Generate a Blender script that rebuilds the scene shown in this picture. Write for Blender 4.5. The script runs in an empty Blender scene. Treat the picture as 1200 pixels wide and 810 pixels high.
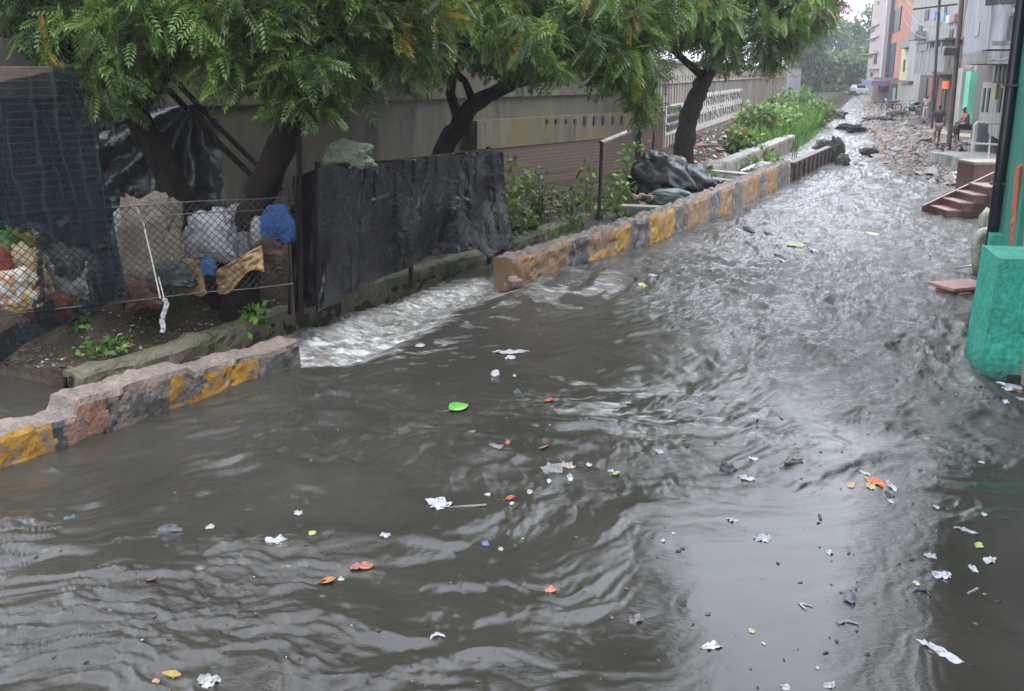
import bpy, bmesh, math, random
import numpy as np
from mathutils import Vector, Matrix
random.seed(11); rng = np.random.default_rng(11)
S = bpy.context.scene
C = S.collection
# ------------------------------------------------------------------ camera, world, sun, exposure
F = 1187.0; CAM_H = 3.1; TH = math.atan(320 / F); YAW = math.radians(18.4437)
cam = bpy.data.cameras.new('camera'); cam.sensor_width = 36; cam.lens = 36 * F / 1200
cam.clip_start = 0.05; cam.clip_end = 2000
camo = bpy.data.objects.new('camera', cam); C.objects.link(camo)
camo.location = (0, 0, CAM_H); camo.rotation_euler = (math.pi / 2 - TH, 0, YAW)
S.camera = camo
W = bpy.data.worlds.new('World'); S.world = W; W.use_nodes = True
nt = W.node_tree; nt.nodes.clear()
wo = nt.nodes.new('ShaderNodeOutputWorld'); bg = nt.nodes.new('ShaderNodeBackground')
sky = nt.nodes.new('ShaderNodeTexSky'); sky.sky_type = 'NISHITA'; sky.sun_disc = False
SUN_EL, SUN_AZ = math.radians(58), math.radians(60)
sky.sun_elevation = SUN_EL; sky.sun_rotation = SUN_AZ; sky.air_density = 1.6; sky.dust_density = 4; sky.ozone_density = .6
hs = nt.nodes.new('ShaderNodeHueSaturation'); hs.inputs['Saturation'].default_value = 0.12
mx = nt.nodes.new('ShaderNodeMix'); mx.data_type = 'RGBA'; mx.inputs[0].default_value = .6
# an overcast cloud layer: three times brighter overhead than at the horizon
gm = nt.nodes.new('ShaderNodeTexCoord'); sx = nt.nodes.new('ShaderNodeSeparateXYZ'); nt.links.new(gm.outputs['Generated'], sx.inputs[0])
cl = nt.nodes.new('ShaderNodeMapRange'); cl.inputs['From Min'].default_value = 0; cl.inputs['From Max'].default_value = 1
cl.inputs['To Min'].default_value = .6; cl.inputs['To Max'].default_value = 1; nt.links.new(sx.outputs[2], cl.inputs['Value'])
cg = nt.nodes.new('ShaderNodeMix'); cg.data_type = 'RGBA'; cg.blend_type = 'MULTIPLY'; cg.inputs[0].default_value = 1; cg.inputs[6].default_value = (17.0, 18.4, 21.2, 1)
nt.links.new(cl.outputs[0], cg.inputs[7]); nt.links.new(cg.outputs[2], mx.inputs[7])
nt.links.new(sky.outputs[0], hs.inputs['Color']); nt.links.new(hs.outputs[0], mx.inputs[6])
nt.links.new(mx.outputs[2], bg.inputs[0]); bg.inputs[1].default_value = 0.15
nt.links.new(bg.outputs[0], wo.inputs[0])
sl = bpy.data.lights.new('sun', 'SUN'); sl.energy = 0.8; sl.angle = math.radians(35); sl.color = (1, .97, .93)
so = bpy.data.objects.new('sun', sl); C.objects.link(so)
_d = Vector((math.sin(SUN_AZ) * math.cos(SUN_EL), math.cos(SUN_AZ) * math.cos(SUN_EL), math.sin(SUN_EL)))
so.rotation_euler = (-_d).to_track_quat('-Z', 'Y').to_euler(); so.location = (5, 5, 40)
S.view_settings.view_transform = 'Standard'; S.view_settings.look = 'None'
S.view_settings.exposure = 1.15; S.view_settings.gamma = 1
S.cycles.max_bounces = 6; S.cycles.transparent_max_bounces = 12; S.cycles.volume_bounces = 2
S.cycles.use_denoising = True

# ------------------------------------------------------------------ measuring helpers
CY, SY, CT, ST = math.cos(YAW), math.sin(YAW), math.cos(TH), math.sin(TH)
def ray(u, v):
    x = (u - 600) / F; y = -(v - 405) / F
    fy = CT + y * ST; fz = -ST + y * CT
    return x, fy, fz
def P(u, v, z=0.0):
    x, fy, fz = ray(u, v); t = (z - CAM_H) / fz
    return ((x * CY - fy * SY) * t, (x * SY + fy * CY) * t, z)
def R(u, v, d):
    x, fy, fz = ray(u, v); t = d / fy
    return Vector(((x * CY - fy * SY) * t, (x * SY + fy * CY) * t, CAM_H + fz * t))
def depth(u, v, z=0.0):
    x, fy, fz = ray(u, v); return fy * (z - CAM_H) / fz
def dof(x, y): return -x * SY + y * CY
# ------------------------------------------------------------------ numpy noise
def _h(ix, iy, seed):
    n = (ix.astype(np.int64) * 374761393 + iy.astype(np.int64) * 668265263 + seed * 974634777) & 0xffffffff
    n = ((n ^ (n >> 13)) * 1274126177) & 0xffffffff
    return ((n ^ (n >> 16)) & 0xffff) / 65535.0
def perlin(x, y, seed=0):
    x = np.asarray(x, float); y = np.asarray(y, float)
    ix = np.floor(x); iy = np.floor(y); fx = x - ix; fy = y - iy
    u = fx * fx * fx * (fx * (fx * 6 - 15) + 10); v = fy * fy * fy * (fy * (fy * 6 - 15) + 10)
    def g(a, b):
        an = _h(ix + a, iy + b, seed) * 2 * np.pi
        return np.cos(an) * (fx - a) + np.sin(an) * (fy - b)
    return ((g(0, 0) * (1 - u) + g(1, 0) * u) * (1 - v) + (g(0, 1) * (1 - u) + g(1, 1) * u) * v) * 1.5
def fbm(x, y, o=3, seed=0, gain=.5):
    r = 0; a = 1; f = 1
    for k in range(o):
        r = r + a * perlin(x * f, y * f, seed + k * 17); a *= gain; f *= 2.03
    return r
def sst(a, b, x):
    t = np.clip((np.asarray(x, float) - a) / (b - a), 0, 1); return t * t * (3 - 2 * t)
def _hs(ix, iy, seed):
    n = (ix * 374761393 + iy * 668265263 + seed * 974634777) & 0xffffffff
    n = ((n ^ (n >> 13)) * 1274126177) & 0xffffffff
    return ((n ^ (n >> 16)) & 0xffff) / 65535.0 * 6.2831853
def nz(x, y, s=0):
    ix = math.floor(x); iy = math.floor(y); fx = x - ix; fy = y - iy
    u = fx * fx * fx * (fx * (fx * 6 - 15) + 10); v = fy * fy * fy * (fy * (fy * 6 - 15) + 10)
    def g(a, b):
        an = _hs(ix + a, iy + b, s); return math.cos(an) * (fx - a) + math.sin(an) * (fy - b)
    return ((g(0, 0) * (1 - u) + g(1, 0) * u) * (1 - v) + (g(0, 1) * (1 - u) + g(1, 1) * u) * v) * 1.5

# ------------------------------------------------------------------ object helpers
def tag(o, label=None, cat=None, group=None, kind=None):
    if label: o['label'] = label
    if cat: o['category'] = cat
    if group: o['group'] = group
    if kind: o['kind'] = kind
    return o
def wloc(o):
    p = Vector((0, 0, 0))
    while o is not None: p = p + Vector(o.location); o = o.parent
    return p
def thing(name, loc, label, cat, group=None):
    o = bpy.data.objects.new(name, None); C.objects.link(o); o.location = loc
    o.empty_display_size = .2
    return tag(o, label, cat, group)
def npmesh(name, V, Q, mats, parent=None, smooth=False, attrs=None, mi=None, recenter=True, tris=False):
    """link one mesh object from world-space arrays"""
    V = np.asarray(V, dtype=np.float32); Q = np.asarray(Q, dtype=np.int32)
    k = Q.shape[1]
    if parent is not None: org = np.array(wloc(parent), dtype=np.float32)
    elif recenter: org = np.array([(V[:, 0].min() + V[:, 0].max()) / 2, (V[:, 1].min() + V[:, 1].max()) / 2, V[:, 2].min()], dtype=np.float32)
    else: org = np.zeros(3, dtype=np.float32)
    me = bpy.data.meshes.new(name)
    me.vertices.add(len(V)); me.vertices.foreach_set('co', (V - org).ravel())
    me.loops.add(Q.size); me.loops.foreach_set('vertex_index', Q.ravel())
    me.polygons.add(len(Q)); me.polygons.foreach_set('loop_start', np.arange(0, Q.size, k, dtype=np.int32))
    me.polygons.foreach_set('loop_total', np.full(len(Q), k, dtype=np.int32))
    if smooth: me.polygons.foreach_set('use_smooth', np.ones(len(Q), dtype=bool))
    if mi is not None: me.polygons.foreach_set('material_index', np.asarray(mi, dtype=np.int32))
    for an, av in (attrs or {}).items():
        a = me.attributes.new(an, 'FLOAT', 'POINT'); a.data.foreach_set('value', np.asarray(av, dtype=np.float32))
    me.update(calc_edges=True)
    for m in (mats if isinstance(mats, (list, tuple)) else [mats]): me.materials.append(m)
    o = bpy.data.objects.new(name, me); C.objects.link(o)
    if parent is not None: o.parent = parent
    else: o.location = org
    return o
class MB:
    def __init__(s): s.v = []; s.f = []; s.m = []
    def face(s, idx, m=0): s.f.append(tuple(idx)); s.m.append(m)
    def hexa(s, c, m=0):
        b = len(s.v); s.v += [tuple(p) for p in c]
        for q in ((0, 3, 2, 1), (4, 5, 6, 7), (0, 1, 5, 4), (1, 2, 6, 5), (2, 3, 7, 6), (3, 0, 4, 7)):
            s.face([b + i for i in q], m)
    def box(s, c, size, rz=0, m=0):
        a, b_ = math.cos(rz), math.sin(rz); x, y, z = (t / 2 for t in size); P_ = []
        for dz in (-z, z):
            for dx, dy in ((-x, -y), (x, -y), (x, y), (-x, y)):
                P_.append((c[0] + dx * a - dy * b_, c[1] + dx * b_ + dy * a, c[2] + dz))
        s.hexa(P_, m)
    def slab(s, A, B, o0, o1, z0, z1, m=0):
        """box along the line A-B between offsets o0,o1 to its right and heights z0,z1"""
        A = Vector(A[:2]); B = Vector(B[:2]); t = (B - A).normalized(); n = Vector((t.y, -t.x))
        p = [A + n * o0, B + n * o0, B + n * o1, A + n * o1]
        s.hexa([(q.x, q.y, z0) for q in p] + [(q.x, q.y, z1) for q in p], m)
    def tube(s, pts, rad, n=8, m=0, cap=True, wob=0):
        pts = [Vector(p) for p in pts]; b = len(s.v); N = len(pts)
        if not isinstance(rad, (list, tuple)): rad = [rad] * N
        ref = None
        for i, p in enumerate(pts):
            t = (pts[min(i + 1, N - 1)] - pts[max(i - 1, 0)]).normalized()
            ref = (t.cross(Vector((0, 0, 1)) if abs(t.z) < .9 else Vector((1, 0, 0)))) if ref is None else ref - t * ref.dot(t)
            a = ref.normalized(); ref = a; c = t.cross(a)
            for k in range(n):
                an = 2 * math.pi * k / n; r = rad[i] * (1 + (wob * nz(k * .9 + i * .23, i * .8, 5) if wob else 0))
                s.v.append(tuple(p + (a * math.cos(an) + c * math.sin(an)) * r))
        for i in range(N - 1):
            for k in range(n):
                s.face((b + i * n + k, b + i * n + (k + 1) % n, b + (i + 1) * n + (k + 1) % n, b + (i + 1) * n + k), m)
        if cap:
            s.face([b + k for k in range(n)][::-1], m); s.face([b + (N - 1) * n + k for k in range(n)], m)
    def grid(s, fn, nu, nv, m=0):
        b = len(s.v)
        for j in range(nv + 1):
            for i in range(nu + 1): s.v.append(tuple(fn(i / nu, j / nv)))
        for j in range(nv):
            for i in range(nu):
                q = b + j * (nu + 1) + i; s.face((q, q + 1, q + nu + 2, q + nu + 1), m)
    def lathe(s, base, prof, n=12, m=0):
        b = len(s.v)
        for r, z in prof:
            for k in range(n): s.v.append((base[0] + r * math.cos(6.2832 * k / n), base[1] + r * math.sin(6.2832 * k / n), base[2] + z))
        for i in range(len(prof) - 1):
            for k in range(n): s.face((b + i * n + k, b + i * n + (k + 1) % n, b + (i + 1) * n + (k + 1) % n, b + (i + 1) * n + k), m)
        s.face([b + k for k in range(n)][::-1], m); s.face([b + (len(prof) - 1) * n + k for k in range(n)], m)
    def build(s, name, mats, parent=None, smooth=False, solid=0, bevel=0):
        V = [Vector(v) for v in s.v]
        if parent is not None: org = wloc(parent)
        else:
            xs = [v.x for v in V]; ys = [v.y for v in V]
            org = Vector(((min(xs) + max(xs)) / 2, (min(ys) + max(ys)) / 2, min(v.z for v in V)))
        me = bpy.data.meshes.new(name); me.from_pydata([tuple(v - org) for v in V], [], s.f)
        for m in (mats if isinstance(mats, (list, tuple)) else [mats]): me.materials.append(m)
        me.polygons.foreach_set('material_index', s.m)
        if smooth: me.polygons.foreach_set('use_smooth', [True] * len(s.f))
        me.update()
        o = bpy.data.objects.new(name, me); C.objects.link(o)
        if parent is not None: o.parent = parent
        else: o.location = org
        if solid:
            md = o.modifiers.new('thickness', 'SOLIDIFY'); md.thickness = solid; md.offset = 0
        if bevel:
            md = o.modifiers.new('bevel', 'BEVEL'); md.width = bevel; md.segments = 2; md.limit_method = 'ANGLE'
        return o

# ------------------------------------------------------------------ materials
def newmat(name):
    m = bpy.data.materials.new(name); m.use_nodes = True
    t = m.node_tree; b = t.nodes['Principled BSDF']; return m, t, b
def nn(t, ty, **k):
    n = t.nodes.new('ShaderNode' + ty)
    for a, v in k.items():
        if a in n.inputs: n.inputs[a].default_value = v
        else: setattr(n, a, v)
    return n
def ramp(t, fac, stops):
    r = t.nodes.new('ShaderNodeValToRGB'); t.links.new(fac, r.inputs[0])
    e = r.color_ramp.elements
    while len(e) > 1: e.remove(e[-1])
    e[0].position = stops[0][0]; e[0].color = (*stops[0][1], 1)
    for p, c in stops[1:]:
        q = e.new(p); q.color = (*c, 1)
    return r.outputs[0]
def gmix(t, fac, a, b):
    m = t.nodes.new('ShaderNodeMix'); m.data_type = 'RGBA'
    for s_, v in ((0, fac), (6, a), (7, b)):
        if hasattr(v, 'links') or hasattr(v, 'is_linked'): t.links.new(v, m.inputs[s_])
        else: m.inputs[s_].default_value = v if s_ == 0 else (*v, 1)
    return m.outputs[2]
def noise(t, scale, detail=5, rough=.55, coord=None, dist=0):
    n = nn(t, 'TexNoise'); n.inputs['Scale'].default_value = scale; n.inputs['Detail'].default_value = detail
    n.inputs['Roughness'].default_value = rough; n.inputs['Distortion'].default_value = dist
    if coord is not None: t.links.new(coord, n.inputs['Vector'])
    return n.outputs['Fac']
def objco(t, sc=None):
    c = nn(t, 'TexCoord').outputs['Object']
    if sc:
        m = nn(t, 'Mapping'); m.inputs['Scale'].default_value = sc; t.links.new(c, m.inputs['Vector']); c = m.outputs[0]
    return c
def bump(t, b, h, strength=.4, dist=.02):
    n = nn(t, 'Bump'); n.inputs['Strength'].default_value = strength; n.inputs['Distance'].default_value = dist
    t.links.new(h, n.inputs['Height']); t.links.new(n.outputs[0], b.inputs['Normal']); return n
_mc = {}
def pm(name, c1, c2, scale=4, rough=.6, bs=.4, bd=.02, stretch=None, c3=None, spec=.5, lo=.35, hi=.65, fine=25, metal=0):
    """two or three colours mixed by large patches, with fine grain and bump"""
    if name in _mc: return _mc[name]
    m, t, b = newmat(name); co = objco(t, stretch)
    big = noise(t, scale, 6, .6, co); fn = noise(t, scale * fine / 4, 4, .6, co)
    col = ramp(t, big, [(lo, c1), (hi, c2)])
    if c3 is not None:
        k = noise(t, scale * .43, 5, .65, co)
        col = gmix(t, ramp(t, k, [(.52, (0, 0, 0)), (.62, (1, 1, 1))]), col, c3)
    mm = nn(t, 'Mix'); mm.data_type = 'RGBA'; mm.blend_type = 'MULTIPLY'; mm.inputs[0].default_value = 1
    t.links.new(col, mm.inputs[6]); t.links.new(ramp(t, fn, [(.3, (.62,) * 3), (.7, (1.25,) * 3)]), mm.inputs[7])
    t.links.new(mm.outputs[2], b.inputs['Base Color'])
    b.inputs['Roughness'].default_value = rough; b.inputs['Specular IOR Level'].default_value = spec
    b.inputs['Metallic'].default_value = metal
    if bs: bump(t, b, fn, bs, bd)
    _mc[name] = m; return m
def flat(name, c, rough=.6, spec=.5, bs=.0):
    return pm(name, tuple(x * .82 for x in c), tuple(min(x * 1.1, .95) for x in c), 5, rough, bs or .15, .01, spec=spec)

concrete = pm('concrete', (.20, .185, .165), (.31, .28, .25), 3, .7, .6, .02, c3=(.12, .11, .095))
pinkcon = pm('worn_kerb_top', (.115, .09, .075), (.20, .155, .125), 4, .6, .8, .03, c3=(.11, .10, .085))
brickmass = pm('broken_brick', (.22, .10, .07), (.30, .17, .12), 5, .6, .8, .03, c3=(.15, .12, .1))
mossc = pm('mossy_concrete', (.085, .085, .045), (.15, .125, .09), 4, .6, .7, .03, c3=(.045, .062, .018), stretch=(1, 1, .5))
soil = pm('wet_soil', (.030, .022, .016), (.075, .055, .040), 3, .85, .9, .05, c3=(.045, .05, .02), fine=30, spec=.15)
barkm = pm('bark', (.012, .008, .007), (.030, .021, .018), 9, .9, 1, .03, stretch=(1, 1, .3), spec=.1)
barkl = pm('bark_grey', (.020, .016, .015), (.045, .037, .033), 9, .9, 1, .03, stretch=(1, 1, .3), spec=.1)
blackpl = pm('black_plastic', (.010, .011, .013), (.022, .023, .027), 3, .32, .5, .01, spec=.6)
netm = None
rust = pm('rusty_steel', (.045, .030, .026), (.11, .065, .05), 5, .5, .5, .01, c3=(.03, .028, .028))
darkmetal = pm('dark_metal', (.02, .02, .022), (.04, .04, .045), 8, .4, .2, .005)
whitecl = flat('white_woven_sack', (.50, .50, .50), .7)
def paint(name, c, wear, under=(.17, .14, .12)):
    if name in _mc: return _mc[name]
    m, t, b = newmat(name); co = objco(t)
    k = noise(t, 7, 8, .7, co); g = noise(t, 40, 3, .6, co)
    fac = ramp(t, k, [(wear - .05, (1, 1, 1)), (wear + .05, (0, 0, 0))])
    dirt = noise(t, 2.3, 5, .6, co)
    col = gmix(t, ramp(t, dirt, [(.35, (0, 0, 0)), (.75, (.8, .8, .8))]), c, tuple(x * .5 + .02 for x in c))
    col = gmix(t, fac, under, col)
    # mix: fac=1 -> paint kept
    t.links.new(col, b.inputs['Base Color']); b.inputs['Roughness'].default_value = .5
    bump(t, b, g, .7, .015); _mc[name] = m; return m
yel = paint('yellow_kerb_paint', (.40, .205, .02), .56)
yelw = paint('faded_yellow_kerb_paint', (.25, .13, .045), .53)
blk = paint('black_kerb_paint', (.045, .045, .048), .58)
blkw = paint('faded_black_kerb_paint', (.075, .072, .07), .53)

def wallmat(name, base, stain, moss=None, rib=False):
    m, t, b = newmat(name)
    co = objco(t); cs = objco(t, (1.1, 1.1, .14))
    streak = noise(t, 3.2, 7, .65, cs); patch = noise(t, .8, 6, .6, co); gr = noise(t, 30, 4, .6, co)
    col = ramp(t, streak, [(.40, stain), (.54, tuple((a + c_) / 2 for a, c_ in zip(base, stain))), (.70, base)])
    col = gmix(t, ramp(t, patch, [(.42, (0, 0, 0)), (.62, (.8, .8, .8))]), col, tuple(x * .55 for x in base))
    if moss is not None:
        k = noise(t, .9, 7, .7, co)
        col = gmix(t, ramp(t, k, [(.46, (0, 0, 0)), (.58, (.9, .9, .9))]), col, moss)
    t.links.new(col, b.inputs['Base Color']); b.inputs['Roughness'].default_value = .75; bump(t, b, gr, .5, .02)
    return m
wall_old = wallmat('stained_concrete_wall', (.135, .12, .092), (.018, .017, .014), (.08, .074, .038))
wall_moss = wallmat('mossy_plaster', (.15, .125, .085), (.04, .035, .026), (.11, .085, .025))
wall_far = wallmat('fluted_wall', (.46, .40, .36), (.17, .15, .14))
def brickmat(name, c1, c2, mortar, sc=1.0, axis='X'):
    m, t, b = newmat(name)
    tc = nn(t, 'TexCoord').outputs['Object']; sx = nn(t, 'SeparateXYZ'); t.links.new(tc, sx.inputs[0])
    ad = nn(t, 'Math'); ad.operation = 'ADD'; t.links.new(sx.outputs[0], ad.inputs[0]); t.links.new(sx.outputs[1], ad.inputs[1])
    cb = nn(t, 'CombineXYZ'); t.links.new(ad.outputs[0], cb.inputs[0]); t.links.new(sx.outputs[2], cb.inputs[1])
    bt = nn(t, 'TexBrick'); t.links.new(cb.outputs[0], bt.inputs['Vector']); bt.inputs['Scale'].default_value = 1 * sc
    bt.inputs['Brick Width'].default_value = .23; bt.inputs['Row Height'].default_value = .085; bt.inputs['Mortar Size'].default_value = .012
    bt.inputs['Color1'].default_value = (*c1, 1); bt.inputs['Color2'].default_value = (*c2, 1); bt.inputs['Mortar'].default_value = (*mortar, 1)
    k = noise(t, 1.5, 7, .65, tc)
    col = gmix(t, ramp(t, k, [(.4, (0, 0, 0)), (.65, (.75, .75, .75))]), bt.outputs[0], tuple(x * .6 for x in mortar))
    t.links.new(col, b.inputs['Base Color']); b.inputs['Roughness'].default_value = .75
    bump(t, b, bt.outputs['Fac'], -.6, .02); return m
brick_old = brickmat('old_brick', (.095, .04, .028), (.05, .03, .022), (.10, .085, .065))
brick_far = brickmat('red_brick', (.30, .13, .09), (.36, .24, .18), (.33, .29, .25), .5)
brick_red = brickmat('exposed_red_brick', (.14, .045, .035), (.10, .04, .03), (.10, .08, .07))

def leafmat(name, dark, light, old=(.30, .20, .03)):
    m, t, b = newmat(name)
    a = nn(t, 'Attribute'); a.attribute_name = 'tint'
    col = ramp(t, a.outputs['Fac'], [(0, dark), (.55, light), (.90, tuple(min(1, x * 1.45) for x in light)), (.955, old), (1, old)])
    ns = noise(t, 1.2, 2, .5, objco(t))
    mm = nn(t, 'Mix'); mm.data_type = 'RGBA'; mm.blend_type = 'MULTIPLY'; mm.inputs[0].default_value = 1
    t.links.new(col, mm.inputs[6]); t.links.new(ramp(t, ns, [(.3, (.6,) * 3), (.7, (1.3,) * 3)]), mm.inputs[7])
    col = mm.outputs[2]
    t.links.new(col, b.inputs['Base Color']); b.inputs['Roughness'].default_value = .38
    tr = nn(t, 'BsdfTranslucent'); t.links.new(col, tr.inputs[0]); ms = nn(t, 'MixShader'); ms.inputs[0].default_value = .35
    t.links.new(b.outputs[0], ms.inputs[1]); t.links.new(tr.outputs[0], ms.inputs[2])
    t.links.new(ms.outputs[0], t.nodes['Material Output'].inputs[0]); return m
leaf_near = leafmat('neem_leaves', (.022, .058, .016), (.115, .195, .034))
leaf_mid = leafmat('neem_leaves_pale', (.040, .090, .025), (.145, .240, .050))
leaf_far = leafmat('far_leaves', (.025, .065, .025), (.085, .155, .050), (.10, .15, .05))
leaf_weed = leafmat('weed_leaves', (.05, .12, .02), (.13, .27, .05), (.22, .2, .06))

# ------------------------------------------------------------------ water height
KF = [P(*p)[:2] for p in [(-120, 592), (0, 552), (100, 515), (200, 480), (352, 430)]]       # near kerb face line
K2 = [P(*p)[:2] for p in [(600, 335), (700, 306), (780, 281), (860, 247), (925, 214)]]      # far kerb face line
GA = Vector(KF[-1]); GB = Vector(K2[0])
crest = [P(335, 444), P(400, 437), P(446, 425), P(492, 402), P(530, 378), P(552, 364), P(585, 352), P(622, 338)]      # lip of the gap
cr = np.array([c[:2] for c in crest])
def seg_dist(x, y, poly):
    """signed distance to a polyline, positive on the left of its direction"""
    best = np.full(np.shape(x), 1e9); sg = np.zeros(np.shape(x))
    for a, b in zip(poly[:-1], poly[1:]):
        dx, dy = b[0] - a[0], b[1] - a[1]; L = dx * dx + dy * dy
        t = np.clip(((x - a[0]) * dx + (y - a[1]) * dy) / L, 0, 1)
        ex = x - (a[0] + t * dx); ey = y - (a[1] + t * dy); dd = np.hypot(ex, ey)
        s = np.sign(dx * (y - a[1]) - dy * (x - a[0]))
        m = dd < best; best = np.where(m, dd, best); sg = np.where(m, s, sg)
    return best * sg
def water(x, y):
    """height, foam and chop of the flood at world x, y"""
    x = np.asarray(x, float); y = np.asarray(y, float)
    d = -x * SY + y * CY; lat = x * CY + y * SY
    wx = x + .55 * fbm(x * .45, y * .35, 2, 91) + .10 * fbm(x * 2.1, y * 1.7, 2, 94); wy = y + .8 * fbm(x * .4 + 9, y * .3, 2, 92) + .14 * fbm(x * 2 + 7, y * 1.6, 2, 95)
    far = sst(7.5, 14.0, y + .9 * x + 1.5 * perlin(x * .3, y * .3, 3))
    mirror = sst(-2.3, -1.1, x - .03 * y + .6 * perlin(x * .5, y * .5, 8)) * (1 - sst(7.2, 9.5, y + 1.2 * perlin(x * .8, y * .6, 81)))
    left = sst(-1.2, -3.2, x) * (1 - sst(8.5, 11.5, y)) if False else (1 - sst(-3.4, -1.4, x)) * (1 - sst(8.5, 12.5, y))
    smooth_ = np.exp(-(((x + 3.1) / 1.3) ** 2 + ((y - 10.8) / 1.7) ** 2))
    # rapids
    fx_ = wx * .93 - wy * .36; fy_ = wx * .36 + wy * .93
    rd = 1 - np.abs(fbm(wx * 1.3, wy * .95, 3, 21)) * 1.7
    h = far * (.042 * rd + .030 * fbm(fx_ * 2.2, fy_ * 1.1, 3, 31) + .012 * (1 - 1.6 * np.abs(fbm(fx_ * 7, fy_ * 3.2, 3, 37)))) * (1 - .6 * smooth_)
    # near ripples, long crests lying with the current
    c, s = math.cos(math.radians(28)), math.sin(math.radians(28))
    a = wx * c + wy * s; b = -wx * s + wy * c
    pat = sst(-.25, .35, fbm(x * .7, y * .6, 2, 55))
    rg = 1 - 1.7 * np.abs(fbm(a * 1.7 + 5, b * 4.0, 3, 46)); rip = .046 * fbm(a * .8, b * 1.7, 2, 41) + .018 * (.2 + pat) * rg + .010 * (.25 + pat) * fbm(a * 5, b * 10, 3, 43) + .0040 * (.3 + pat) * fbm(a * 11, b * 14, 2, 44)
    nearm = (1 - far) * (1 - .95 * mirror) * (1 - .72 * smooth_)
    h = h + nearm * rip + .0035 * fbm(x * .6, y * .5, 2, 61) * (1 - far)
    h = h + (1 - far) * (1 - mirror) * (1 - left) * (.012 * fbm(wx * 3.4, wy * 5, 4, 71) + .004 * (1 - 1.7 * np.abs(fbm(wx * 9, wy * 13, 2, 72)))) * (1 - .7 * smooth_)
    # wind rings round the right edge
    edge = np.exp(-((x - (.35 + .05 * (y - 5))) / .28) ** 2) * (1 - sst(8, 10, y)) * sst(3, 5, y)
    h = h + edge * .0034 * fbm(wx * 7 + 1.5 * perlin(x * 2, y * 2, 78), wy * 2.6, 3, 77)
    # the gap: a smooth lip, then a foaming drop into the drain
    sd = seg_dist(x, y, cr)
    ingap = sst(-.2, .5, y - GA.y - .0 * x) * (1 - sst(-.1, .8, y - GB.y)) * (x < -2.2)
    lip = np.exp(-((sd + .06) / .24) ** 2) * .085 * (.7 + .6 * fbm(x * .9, y * .9, 2, 58)) - .06 * np.exp(-((sd + 1.1) / .7) ** 2)
    drop = -.17 * sst(.0, .65, sd)
    fa_ = wx * .62 + wy * .78; fb_ = -wx * .78 + wy * .62
    foamtex = .055 * (1 - np.abs(fbm(fa_ * 1.0, fb_ * 3.0, 3, 51)) * 1.8) + .016 * fbm(fa_ * 4, fb_ * 11, 3, 53) + .008 * fbm(x * 14, y * 14, 2, 54)
    band = ingap * sst(-2.5, -.6, sd)
    h = h * (1 - .75 * band) + band * (lip + drop + sst(.05, .5, sd) * foamtex)
    foam = band * sst(-.12, .42, sd + .20 * perlin(x * 2.2, y * 2.2, 57) + .14 * fbm(fa_ * 2.5, fb_ * 8, 2, 56)) + .45 * ingap * np.exp(-((sd + .35) / .5) ** 2) * sst(.1, .35, fbm(fa_ * 1.6, fb_ * 6, 3, 50))
    # drain water: dark and quiet behind the near kerb
    sk = seg_dist(x, y, KF); dr = (sk > .15) * (y < GA.y)
    h = np.where(dr, h * .4 - .06, h)
    foam = foam * (1 - dr)
    # streaks of froth on the rapids
    st = fbm(wx * 1.1, wy * .55, 3, 63); fl = sst(.30, .55, st) * far * .30
    st2 = np.exp(-(((x + 1.6) / 1.2) ** 2 + ((y - 9.2) / 1.0) ** 2)) * sst(.05, .30, fbm(a * 1.2, b * 5, 3, 67))
    rough_left = np.exp(-(((x + 3.6) / 1.5) ** 2 + ((y - 14.2) / 1.3) ** 2)) * sst(-.1, .3, fbm(wx * 2.5, wy * 2.5, 3, 69))
    foam = np.clip(foam + fl + .8 * st2 + .2 * nearm * sst(.22, .42, fbm(a * .9, b * 4.5, 3, 68)) * sst(-.1, .3, fbm(x * .6, y * .5, 2, 49)) + .75 * rough_left * sst(-5, -4.2, x), 0, 1)
    chop = np.clip(far * .9 * (1 - .8 * smooth_) + nearm * (.11 + .27 * pat) + .06 * smooth_ + .3 * foam + edge * .2, 0, 1)
    return h, foam, chop
def wz(x, y): return float(water(np.array([x]), np.array([y]))[0][0])
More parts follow.
